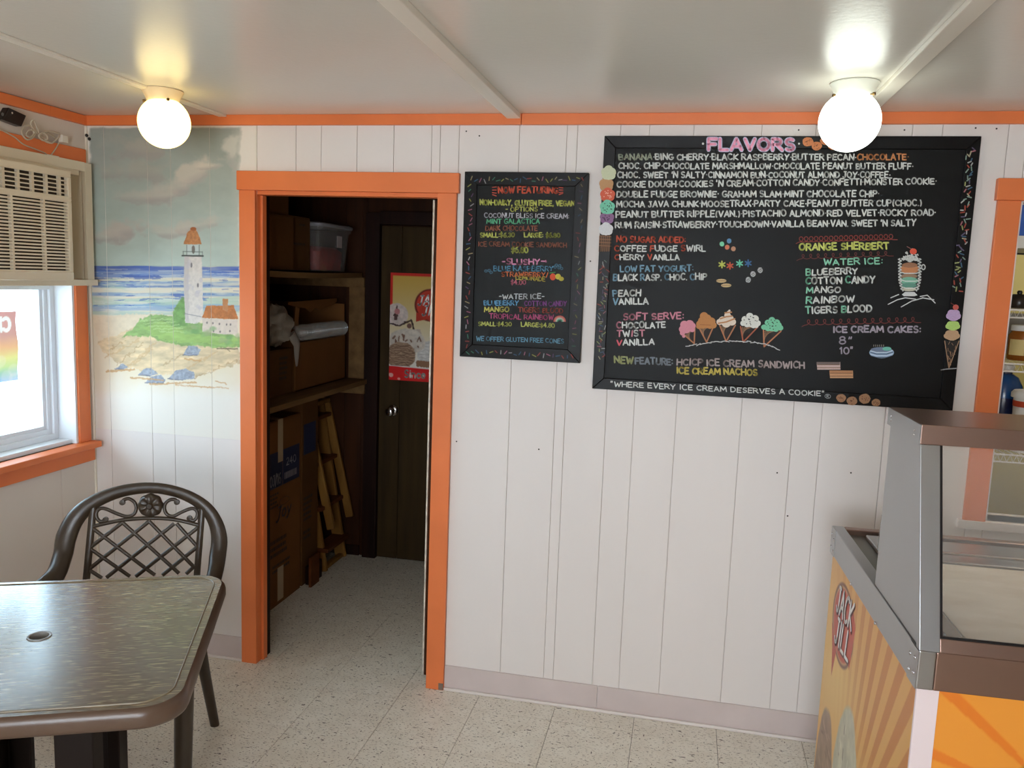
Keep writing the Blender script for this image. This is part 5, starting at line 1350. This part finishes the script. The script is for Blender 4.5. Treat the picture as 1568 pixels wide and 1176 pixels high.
loopx([(40, 207), (44, 200), (50, 199), (52, 205), (46, 210)], -2.412, .0032, wirem, t, 'cable_loop', o_, True)
loopx([(51, 184), (47, 190), (52, 199), (60, 206), (56, 194)], -2.416, .0033, wirem, t, 'cable_loop', o_, True)
loopx([(60, 207), (66, 203), (72, 208), (72, 214), (66, 215), (61, 211)], -2.410, .0035, wirem, t, 'cable_loop', o_, True)
loopx([(60, 206), (72, 201), (84, 203), (92, 206), (84, 216), (78, 219), (70, 214)], -2.416, .0033, wirem, t, 'cable_loop', o_, True)
loopx([(62, 203), (76, 205), (86, 214), (76, 219), (64, 212)], -2.421, .0030, wirem, t, 'cable_loop', o_, True)
p = at(92, 213, 0, -2.43)
boxo('adapter_plug', white_plastic, .002, .02, p.y + .30 - .018, p.y + .30 + .014, p.z - 2.104 - .014, p.z - 2.104 + .014, t, bevel=.002)
t = thing('power_cord', 'thin white cord running down over the orange header to a plug on the air conditioner', 'cord', (-2.42, -.36, 2.05))
o_ = -t.location
loopx([(-6, 194), (6, 201), (22, 210), (36, 221), (56, 229), (68, 234), (73, 238)], -2.424, .0025, wirem, t, 'cord', o_)
loopx([(91, 218), (85, 228), (77, 239)], -2.424, .0025, wirem, t, 'cord', o_)
p = at(75, 240, 0, -2.42)
c_ = MB().box(-2.425, -2.40, p.y - .03, p.y + .032, p.z - .004, p.z + .006).box(-2.425, -2.40, p.y - .018, p.y + .012, p.z - .022, p.z).build('plug', white_plastic, t, bevel=.003); c_.location = o_
t = thing('black_device', 'small black box device hanging tilted on the wall above the window header', 'device', (-2.43, -.39, 2.13))
o_ = -t.location
q_ = [at(px, py, 0, -2.44) for px, py in ((4, 164.5), (31.5, 177), (24, 194), (-6, 183))]
c_ = MB().prism([(q.y, q.z) for q in q_], lambda u, v, w: (-2.4419 + w, u, v), 0, .028).build('device_body', black_plastic, t, bevel=.003); c_.location = o_
p = at(19, 173, 0, -2.413); c_ = MB().lathe([(.0035, 0), (.003, .0012)], (-2.4139, p.y, p.z), n=10, axis='x').build('indicator', white_plastic, t); c_.location = o_
p = at(4, 175, 0, -2.413); c_ = MB().lathe([(.006, 0), (.006, .001)], (-2.4139, p.y, p.z), n=12, axis='x').build('lens', mat('grey_lens', (90, 96, 96), rough=.3), t); c_.location = o_
t = thing('cable_clip', 'two tiny black clips in the corner above the mural', 'clip', (-2.436, -.006, 2.155))
MB().lathe([(.006, 0), (.007, .004), (.004, .008)], (0.0, -.004, .006), n=12, axis='x').build('clip_head', black_plastic, t)
MB().lathe([(.006, 0), (.007, .004), (.004, .008)], (.012, -.004, -.008), n=12, axis='x').build('clip_head', black_plastic, t)

# ------------------------------------------------------------------ resin armchair behind the table
resin = mat('bronze_brown_resin', (56, 45, 33), rough=.34, var=.12, vscale=30, spec=.5)
chair = thing('resin_armchair', 'dark bronze resin armchair with lattice back and flower medallion, behind the table', 'chair', (-1.815, -.66, 0), math.radians(20))
R20 = Matrix.Rotation(math.radians(20), 3, 'Z'); R20i = R20.inverted(); C0 = Vector((-1.815, -.66, 0))
def CL(px, py, dy=0.0, lean=.18):
    n = R20 @ Vector((0, 1, -lean)); p0 = C0 + R20 @ Vector((0, dy, .6))
    p = at_plane(px, py, p0, n); return R20i @ (p - C0)
cq = lambda x, y: (x / 3.92, 700 + y / 3.92)
def smoothpts(P, sub=5):
    Q = []; n = len(P)
    for i in range(n - 1):
        p0, p1, p2, p3 = P[max(i - 1, 0)], P[i], P[i + 1], P[min(i + 2, n - 1)]
        for k in range(sub):
            s_ = k / sub
            Q.append(.5 * ((2 * p1) + (-p0 + p2) * s_ + (2 * p0 - 5 * p1 + 4 * p2 - p3) * s_ ** 2 + (-p0 + 3 * p1 - 3 * p2 + p3) * s_ ** 3))
    Q.append(P[-1]); return Q
arch_px = [(374, 600), (398, 480), (455, 365), (560, 272), (720, 207), (910, 184), (1090, 218), (1222, 292), (1290, 385), (1316, 490), (1306, 600)]
A_ = [CL(*cq(*p), {0: -.028, 1: -.008, 9: -.006, 10: -.024}.get(i, 0)) for i, p in enumerate(arch_px)]
Ar = [.031, .033, .030, .0245, .021, .0188, .0195, .0215, .024, .027, .028]
wl_, wr2 = A_[0], A_[-1]
ZA = .575
la_ = CL(*cq(308, 738), -.09); ra_ = CL(*cq(1290, 700), -.07)
left_arm = [Vector((-.295, -.40, ZA - .03)), Vector((-.315, -.30, ZA)), Vector((la_.x * .5 - .315 * .5, -.20, la_.z * .5 + ZA * .5 - .012)), la_]
right_arm = [ra_, Vector((ra_.x * .5 + .315 * .5, -.19, ra_.z * .5 + ZA * .5 - .012)), Vector((.315, -.30, ZA)), Vector((.295, -.40, ZA - .03))]
P_all = smoothpts(left_arm + A_ + right_arm); R_all = [.022, .026, .028, .031] + Ar + [.026, .027, .025, .022]
Rf = []
for i in range(len(R_all) - 1):
    for k in range(5): Rf.append(R_all[i] + (R_all[i + 1] - R_all[i]) * k / 5)
Rf.append(R_all[-1])
MB().tube(P_all, Rf, n=14, flat=((0, 1, 0), .6)).build('arched_back_and_arms', resin, chair, smooth=True)
# inner back panel: posts, rails, lattice, scrolls, medallion
def bar_px(a, b, w, name, depth=.014, curve=None):
    pts = [a] + (curve or []) + [b]
    P = [CL(*cq(*p), -.003) for p in pts]
    if len(P) > 2: P = smoothpts(P, 5)
    return MB().tube(P, w / 2, n=8, flat=((0, 1, 0), depth / w)).build(name, resin, chair, smooth=True)
bar_px((560, 290), (518, 735), .024, 'back_post'); bar_px((1214, 300), (1180, 735), .022, 'back_post')
bar_px((560, 415), (1192, 408), .014, 'curved_rail', curve=[(720, 380), (890, 366), (1050, 375)])
def cross(a, b): bar_px(a, b, .0135, 'lattice_bar', .011)
for a, b in [((735, 392), (545, 540)), ((895, 385), (540, 668)), ((1045, 400), (640, 722)), ((1185, 425), (815, 716)), ((1180, 542), (975, 708)), ((1172, 650), (1118, 700)),
             ((560, 430), (880, 672)), ((880, 672), (930, 708)), ((735, 392), (1075, 698)), ((895, 385), (1160, 655)), ((1060, 398), (1178, 530)), ((548, 555), (780, 716)), ((540, 680), (612, 726))]:
    cross(a, b)
# the lattice continues down behind the table to a lower rail
lowr = [CL(*cq(518, 735), -.003), CL(*cq(1180, 735), -.003)]
for s_ in (0, 1):
    p = lowr[s_]; MB().tube([p, Vector((p.x, -.028, .43))], .011, n=8, flat=((0, 1, 0), .6)).build('back_post', resin, chair, smooth=True)
MB().tube([Vector((lowr[0].x, -.026, .46)), Vector((lowr[1].x, -.026, .46))], .014, n=8).build('lower_rail', resin, chair, smooth=True)
xs_ = np.linspace(lowr[0].x, lowr[1].x, 6)
for i in range(5):
    for a, b in ((xs_[i], xs_[i + 1]), (xs_[i + 1], xs_[i])):
        MB().tube([Vector((a, -.003, .585)), Vector((b, -.026, .465))], .005, n=6).build('lattice_bar', resin, chair, smooth=True)
def scroll(pts, ball):
    P = smoothpts([CL(*cq(*p), -.003) for p in pts], 5)
    MB().tube(P, .0062, n=8).build('scroll', resin, chair, smooth=True)
    for bx, by in ball:
        c = CL(*cq(bx, by), -.003); MB().lathe([(.0005, -.006), (.009, -.005), (.010, 0), (.009, .005), (.0005, .006)], c, n=14, axis='y').build('scroll_tip', resin, chair, smooth=True)
scroll([(735, 270), (745, 256), (775, 250), (808, 272), (818, 310), (800, 345), (760, 356), (700, 338), (640, 312), (605, 308), (580, 330), (580, 360), (600, 385), (630, 380)], [(735, 272), (634, 374)])
scroll([(1062, 268), (1050, 255), (1020, 256), (992, 280), (988, 315), (1005, 345), (1040, 354), (1090, 330), (1140, 310), (1170, 312), (1185, 335), (1180, 362), (1160, 382), (1140, 372)], [(1062, 270), (1138, 366)])
c = CL(*cq(903, 290), -.006)
med = MB(); ns = 40; rings = []
for r, y in ((.0005, -.016), (.008, -.016), (.012, -.010), (.030, -.014), (.038, -.009), (.040, -.002), (.040, .008)):
    for k in range(ns):
        a = 2 * math.pi * k / ns; rr = r * (1 + (.04 * math.cos(8 * a) if r > .02 else 0)); yy = y + (.003 * math.cos(8 * a) if .02 < r < .039 else 0)
        rings.append((c.x + rr * math.cos(a), c.y + yy, c.z + rr * math.sin(a)))
fs = [(i * ns + k, i * ns + (k + 1) % ns, (i + 1) * ns + (k + 1) % ns, (i + 1) * ns + k) for i in range(6) for k in range(ns)] + [tuple(range(ns)), tuple(6 * ns + k for k in range(ns - 1, -1, -1))]
med.add(rings, fs); med.build('flower_medallion', resin, chair, smooth=True)
# seat and legs
L_ = [[(x, y, z) for x, y in rrect(0, -.21, .235 - s_, .215 - s_, .06)] for s_, z in ((.02, .395), (0, .402), (0, .425), (.012, .432), (.03, .430))]
loft(L_).build('seat', resin, chair, smooth=True)
for s_ in (-1, 1):
    MB().tube([(s_ * .235, -.02, .44), (s_ * .255, .03, .22), (s_ * .275, .085, .0)], [.024, .019, .016], n=10, flat=((0, 1, 0), .9)).build('leg', resin, chair, smooth=True)
    MB().tube([(s_ * .295, -.395, ZA - .03), (s_ * .290, -.395, .42), (s_ * .285, -.40, .20), (s_ * .282, -.405, .0)], [.024, .029, .027, .024], n=10, flat=((0, 1, 0), .8)).build('leg', resin, chair, smooth=True)
    MB().tube([(s_ * .288, -.39, .40), (s_ * .25, -.02, .41)], .016, n=8).build('seat_rail', resin, chair, smooth=True)

# ------------------------------------------------------------------ square resin table
def table_mat():
    M_ = mat('woven_print_resin', (116, 102, 78), rough=.24, spec=.6, coat=.5)
    nt = M_.node_tree; N = nt.nodes; L2 = nt.links; b = N['Principled BSDF']
    tc = N.new('ShaderNodeTexCoord')
    def nz(sc, st, lo, hi):
        mp = N.new('ShaderNodeMapping'); mp.inputs['Scale'].default_value = st
        L2.new(tc.outputs['Object'], mp.inputs[0]); n = N.new('ShaderNodeTexNoise'); n.inputs['Scale'].default_value = sc; n.inputs['Detail'].default_value = 1.5
        L2.new(mp.outputs[0], n.inputs['Vector']); r = N.new('ShaderNodeValToRGB'); r.color_ramp.elements[0].position = lo; r.color_ramp.elements[1].position = hi
        L2.new(n.outputs['Fac'], r.inputs['Fac']); return r.outputs['Color']
    br = N.new('ShaderNodeTexBrick'); mp = N.new('ShaderNodeMapping'); mp.inputs['Scale'].default_value = (1, 1, 1); L2.new(tc.outputs['Object'], mp.inputs[0]); L2.new(mp.outputs[0], br.inputs['Vector'])
    br.inputs['Scale'].default_value = 1; br.inputs['Brick Width'].default_value = .052; br.inputs['Row Height'].default_value = .0085; br.inputs['Mortar Size'].default_value = .0012; br.inputs['Mortar Smooth'].default_value = .6
    br.inputs['Color1'].default_value = lin((116, 102, 78)); br.inputs['Color2'].default_value = lin((140, 124, 94)); br.inputs['Mortar'].default_value = lin((92, 80, 62))
    def mx(f, a, c):
        m_ = N.new('ShaderNodeMix'); m_.data_type = 'RGBA'; L2.new(f, m_.inputs['Factor']); L2.new(a, m_.inputs['A']); m_.inputs['B'].default_value = c; return m_.outputs['Result']
    rg = N.new('ShaderNodeRGB'); rg.outputs[0].default_value = lin((118, 102, 82))
    c0 = mx(nz(1, (24, 240, 1), .42, .62), rg.outputs[0], lin((96, 82, 64)))
    c1 = mx(nz(1, (24, 230, 1), .59, .66), c0, lin((176, 158, 118)))
    c2 = mx(nz(1, (6, 9, 1), .35, .7), c1, lin((104, 92, 72)))
    m3 = N.new('ShaderNodeMix'); m3.data_type = 'RGBA'; m3.inputs['Factor'].default_value = .35; L2.new(c1, m3.inputs['A']); L2.new(c2, m3.inputs['B'])
    L2.new(m3.outputs['Result'], b.inputs['Base Color'])
    bp = N.new('ShaderNodeBump'); bp.inputs['Strength'].default_value = .12; bp.inputs['Distance'].default_value = .001
    L2.new(nz(1, (30, 160, 1), .3, .8), bp.inputs['Height']); L2.new(bp.outputs['Normal'], b.inputs['Normal'])
    return M_
tab = thing('square_table', 'square brown resin patio table with woven print top and umbrella hole', 'table', (-1.487, -1.396, 0), math.radians(24))
H = .392; prof = [(.045, .700), (.014, .700), (.004, .704), (0, .712), (0, .730), (.0025, .739), (.007, .7455), (.011, .7475)]
NL = 16
loops = [[(x, y, z) for x, y in rrect(0, 0, H - s_, H - s_, .088 - s_ * .6, NL)] for s_, z in prof]
loft(loops, True, False).build('rim_edge', mat('dark_resin_edge', (84, 64, 50), rough=.32), tab, smooth=True)
top = MB(); outer = [(x, y) for x, y in rrect(0, 0, H - .011, H - .011, .088 - .0066, NL)]
N_ = len(outer); vs = []; K = 5
for i in range(K + 1):
    s_ = i / K
    for x, y in outer:
        a = math.atan2(y, x); vs.append((x * (1 - s_) + .026 * math.cos(a) * s_, y * (1 - s_) + .026 * math.sin(a) * s_, .7475))
top.add(vs, [(i * N_ + k, (i + 1) * N_ + k, (i + 1) * N_ + (k + 1) % N_, i * N_ + (k + 1) % N_)[::-1] for i in range(K) for k in range(N_)])
top.build('tabletop', table_mat(), tab)
MB().tube([(x, y, .7478) for x, y in rrect(0, 0, H - .030, H - .030, .070, NL)], .0022, n=6, closed=True).build('raised_border', mat('dull_resin_line', (122, 108, 84), rough=.4), tab, smooth=True)
hr = MB(); n = 32; vs = []
for r, z in ((.0275, .7475), (.027, .7495), (.024, .7500), (.0215, .7488), (.0205, .735), (.0205, .70)):
    vs += [(r * math.cos(2 * math.pi * k / n), r * math.sin(2 * math.pi * k / n), z) for k in range(n)]
hr.add(vs, [(i * n + k, i * n + (k + 1) % n, (i + 1) * n + (k + 1) % n, (i + 1) * n + k) for i in range(5) for k in range(n)])
hr.build('umbrella_hole_ring', mat('grey_hole_ring', (140, 138, 134), rough=.4), tab, smooth=True)
MB().lathe([(.021, .698), (.021, .702)], (0, 0, 0), n=24).build('hole_dark_disc', black_plastic, tab)  # black disc standing in for the dark inside of the hole
a_, w_ = .114, .083
darkleg = mat('dark_brown_leg', (26, 17, 12), rough=.6, spec=.2)
for sx in (-1, 1):
    for sy in (-1, 1):
        poly = [(0, 0), (w_, 0), (w_, .03), (.03, .03), (.03, w_), (0, w_)]
        x0_, y0_ = sx * (a_ + w_ / 2), sy * (a_ + w_ / 2)
        MB().prism([(x0_ - sx * u, y0_ - sy * v) for u, v in poly], lambda u, v, w: (u, v, w), .05, .70).build('leg', darkleg, tab, bevel=.003)
        MB().bar((sx * .08, sy * .08, .028), (sx * .30, sy * .30, .018), .07, .036).build('foot', darkleg, tab, bevel=.006)
MB().box(-.16, .16, -.16, .16, .66, .70).build('support_block', darkleg, tab, bevel=.004)
MB().box(-.15, .15, -.15, .15, .028, .055).build('support_block', darkleg, tab, bevel=.004)

# ------------------------------------------------------------------ ice cream dipping cabinet
cab = thing('ice_cream_cabinet', 'steel-topped ice cream dipping cabinet with orange posters and glass sneeze guard', 'freezer', (.511, -1.262, 0), math.radians(1.651))
CW, CD, ZR, ZB = 1.75, .903, .918, .834
body = mat('white_enamel_body', (214, 206, 202), rough=.4)
boxo('cabinet_body', body, .010, CW, .010, CD - .006, .06, ZB, cab)
boxo('plinth', black_plastic, .05, CW - .04, .05, CD - .05, 0, .06, cab)
boxo('corner_strip', mat('pinkish_white_strip', (224, 208, 208), rough=.4), .004, .048, .004, .012, .06, ZB, cab, bevel=.001)
# rim: four steel rails with rivets
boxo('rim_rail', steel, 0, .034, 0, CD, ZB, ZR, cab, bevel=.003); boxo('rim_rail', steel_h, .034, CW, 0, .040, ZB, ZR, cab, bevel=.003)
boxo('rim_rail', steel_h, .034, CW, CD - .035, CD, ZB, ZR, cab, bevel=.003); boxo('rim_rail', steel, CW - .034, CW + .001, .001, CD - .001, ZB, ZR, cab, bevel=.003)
boxo('corner_bracket', steel, -.0015, 0, 0, .060, ZB, ZR - .001, cab); boxo('corner_bracket', steel, -.0015, 0, CD - .058, CD, ZB, ZR - .001, cab)
for y, z in ((.018, .862), (.018, .895), (.050, .855), (.050, .890), (CD - .014, .855), (CD - .014, .895), (CD - .046, .85), (CD - .044, .885), (.33, .838), (.60, .838)):
    MB().lathe([(.0045, 0), (.004, -.002), (.0015, -.0032)], (-.0015, y, z), n=10, axis='x').build('rivet', chrome, cab, smooth=True)
boxo('inner_well', dark_steel, .034, CW - .034, .040, CD - .035, ZR - .05, ZR - .016, cab)
boxo('well_ledge', steel, .085, CW - .09, CD - .26, CD - .06, ZR - .016, ZR - .004, cab, bevel=.003)
boxo('well_ledge', dark_steel, .085, .12, .05, CD - .26, ZR - .016, ZR - .004, cab, bevel=.002)
L_ = [[(x, y, z) for x, y in rrect(.90, .345, .775 - s_, .275 - s_, .05)] for s_, z in ((0, ZR - .016), (0, ZR - .006), (.006, ZR - .002))]
loft(L_).build('frosted_lid', mat('frosted_white_lid', (230, 220, 204), rough=.75, rgb2=(246, 240, 228), vscale=7, stretch=(1, 2.5, 1), bump=.3, bscale=14), cab, smooth=True)
# sneeze guard
ZT0, ZT1, YT0, YT1, YB1 = 1.328, 1.371, .128, .382, .386
th_ = .003
MB().prism([(0.002, ZR), (YB1, ZR), (YT1, ZT0), (YT0, ZT0)], lambda u, v, w: (w, u, v), .004, .004 + th_).build('guard_side', steel, cab)
MB().prism([(0.002, ZR), (YB1, ZR), (YT1, ZT0), (YT0, ZT0)], lambda u, v, w: (w, u, v), CW - .06, CW - .057).build('guard_side', steel, cab)
def slab(name, m_, x0, x1, s0, s1, d0, d1, bev=0):
    dy, dz = YT0, ZT0 - ZR; l = math.hypot(dy, dz); ny, nz_ = dz / l, -dy / l
    f = lambda u, v, w: (u, dy * v + ny * w, ZR + dz * v + nz_ * w)
    return MB().prism([(x0, s0), (x1, s0), (x1, s1), (x0, s1)], f, d0, d1).build(name, m_, cab, bevel=bev)
slab('guard_post', steel, 0, .040, 0, 1, 0, .022, .0015)
slab('guard_post', steel, CW - .10, CW - .057, 0, 1, 0, .022, .0015)
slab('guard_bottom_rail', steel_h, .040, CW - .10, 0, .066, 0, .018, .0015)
slab('glass_gasket', black_plastic, .040, .0455, .066, 1, .003, .014)
slab('glass_gasket', black_plastic, .0455, CW - .10, .066, .078, .003, .014)
slab('guard_glass', glass_mat('guard_glass_clear', (.96, .94, .91), haze=.07), .0455, CW - .10, .078, 1, .006, .010)
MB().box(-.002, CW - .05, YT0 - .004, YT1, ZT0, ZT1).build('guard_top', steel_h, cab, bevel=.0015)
boxo('top_end_plate', steel, -.0045, -.002, YT0 - .004, YT1 + .001, ZT0 + .001, ZT1 - .001, cab)
for y in (.16, .35):
    for z in (1.342, 1.352): MB().lathe([(.0028, 0), (.0024, -.0018)], (-.0045, y, z), n=8, axis='x').build('rivet', chrome, cab)
# clear side flap and rear rail
MB().prism([(.39, ZR - .004), (.70, ZR - .004), (.705, 1.016), (.69, 1.022), (.39, 1.035)], lambda u, v, w: (w + (v - ZR) * .05, u, v), .083, .0855).build('clear_side_flap', glass_mat('acrylic', (.88, .88, .86), haze=.22), cab)
MB().tube([(.086, CD - .215, ZR + .006), (CW - .1, CD - .215, ZR + .006)], .004, n=8).build('rear_track', chrome, cab, smooth=True)

# left poster (faces the tables)
LC = Canvas(0, 0, 90, 80, 5.0, (226, 178, 100))     # u: 0 far end .. 90 near end, v: 0 top .. 80
def build_lposter():
    c = LC
    t = np.clip(c.Y / 80, 0, 1)[..., None]
    c.a = np.array([222, 166, 92]) * (1 - t) + np.array([232, 186, 108]) * t
    X, Y = c.X, c.Y
    ox, oy = 34.0, 92.0
    ang = np.degrees(np.arctan2(oy - Y, X - ox)); dist = np.hypot(X - ox, oy - Y)
    st = (np.mod(ang, 5.2) < 2.5) & (ang > 10) & (ang < 170)
    fadeL = np.clip((dist - 42) / 26, 0, 1)
    c.blend(st * fadeL * .8 * np.clip((100 - ang) / 30 + .35, 0, 1), (198, 122, 62))
    c.blend(np.clip(1 - np.hypot((X - 22) / 34, (Y - 30) / 30), 0, 1) * .7, (238, 200, 122))
    scoop(c, 39, 70, 16, 38, (198, 192, 168), 51, (120, 104, 88), 0, 0)
    for i in range(60):
        a_ = RNG.rand() * 6.28; q_ = math.sqrt(RNG.rand()) * .85; x_, y_ = 39 + 16 * q_ * math.cos(a_), 70 + 38 * q_ * math.sin(a_)
        c.line([(x_, y_), (x_ + RNG.uniform(-.5, .5), y_ + RNG.uniform(1, 4))], RNG.uniform(.4, 1.1), [(128, 112, 92), (160, 148, 124), (222, 218, 200)][i % 3], .7, wob=.8, seed=900 + i)
    scoop(c, 13, 78, 13, 32, (156, 128, 106), 52, (108, 76, 60), 0)
    for i in range(70):
        a_ = RNG.rand() * 6.28; q_ = math.sqrt(RNG.rand()) * .85; x_, y_ = 13 + 13 * q_ * math.cos(a_), 78 + 32 * q_ * math.sin(a_)
        c.line([(x_ - 1.4, y_), (x_ + 1.4, y_ + RNG.uniform(-1, 1.4))], RNG.uniform(.4, 1.2), [(116, 86, 70), (184, 154, 132)][i % 2], .7, wob=.8, seed=990 + i)
    for q, (rx, ry, col) in enumerate(((14.5, 12.6, (110, 60, 44)), (13.4, 11.7, (200, 160, 110)), (12.6, 11, (190, 76, 58)))):
        c.ell(21, 15.5, rx, ry, col)
    c.poly([(30, 5), (36, 10), (33, 24), (28, 20)], (196, 78, 58)); c.poly([(7, 20), (16, 26), (12.5, 36), (10.5, 27)], (186, 66, 50))
build_lposter()
lp = painted('side_poster', paint_mat('side_poster_print', .35), np.linspace(0, 1, 320), np.linspace(0, 1, 280), lambda U, V: np.stack([U * 0 + .0055, .888 - .876 * U, ZB - (ZB - .06) * V], -1),
             lambda U, V: LC.sample(U * 90, V * 80), cab, thick=(.003, 0, 0), label='orange poster with ice cream scoops and a red emblem')
def Fl(px, py): return (.0050, .888 - .876 * px / 90, ZB - (ZB - .06) * py / 80)
for wgt, col, dx in ((.24, (96, 50, 40), .35), (.15, (240, 236, 232), 0)):
    k_ = .0050 if dx else .0044
    Fk = lambda px, py, k_=k_, dx=dx: (k_, .888 - .876 * (px + dx) / 90, ZB - (ZB - .06) * (py + dx) / 80)
    words(lp, Fk, 'JACK', 11.5, 14.5, 31.5, 8.0, col, wgt, -.10, .18); words(lp, Fk, 'JILL', 12.5, 24.0, 31, 8.0, col, wgt, -.10, .18)
# front poster (faces the camera)
FC = Canvas(0, 0, 160, 80, 3.0, (226, 146, 52))
def build_fposter():
    c = FC; X, Y = c.X, c.Y
    cx_, cy_ = 28.5, 25.5
    ang = np.degrees(np.arctan2(Y - cy_, X - cx_)); r = np.hypot(X - cx_, Y - cy_)
    ray_ = (np.mod(ang + 3.5, 22.5) < 4.2)
    c.blend(ray_ * np.clip((r - 6) / 3, 0, 1) * .85, (218, 116, 34))
    c.ell(cx_, cy_, 16.2, 16.2, (170, 130, 40), soft=.02); c.ell(cx_, cy_, 15.7, 15.7, (96, 14, 10), soft=.02); c.ell(cx_, cy_, 13.4, 13.4, (190, 140, 50), soft=.02); c.ell(cx_, cy_, 12.9, 12.9, (206, 62, 24), soft=.02, var=.1)
    c.poly([(cx_ - 11, cy_ - 3), (cx_ + 11, cy_ - 5), (cx_ + 12, cy_ + 5), (cx_ - 11, cy_ + 6)], (236, 228, 214))
build_fposter()
fp_ = painted('front_poster', paint_mat('front_poster_print', .35), np.linspace(0, 1, 420), np.linspace(0, 1, 220), lambda U, V: np.stack([.048 + (CW - .06) * U, U * 0 + .0065, ZB - (ZB - .06) * V], -1),
              lambda U, V: FC.sample(U * 160, V * 80), cab, thick=(0, .003, 0), label='orange poster with a round dark red emblem')
mb = MB().use(mat('emblem_letter', (214, 196, 150), rough=.5))
for ch, ang_ in (('T', 152), ('Y', 140), ('S', 122), ('I', 112), ('N', 100), ('C', 86), ('E', 72)):
    a = math.radians(ang_); gw, st = G[ch]
    ux, uz = math.sin(a), -math.cos(a)      # along the ring, clockwise
    for s_ in st:
        P2 = []
        for gx, gy in s_:
            q = 14.0 + (gy) / 6 * 1.1; w_ = (gx - gw / 2) * .26
            u_ = 28.5 + q * math.cos(a) + w_ * math.sin(a); v_ = 25.5 - q * math.sin(a) + w_ * math.cos(a)
            P2.append((u_, v_))
        ribbon(mb, P2, .3, lambda u, v: (.048 + (CW - .06) * u / 160, .0060, ZB - (ZB - .06) * v / 80))
mb.build('lettering', None, fp_)
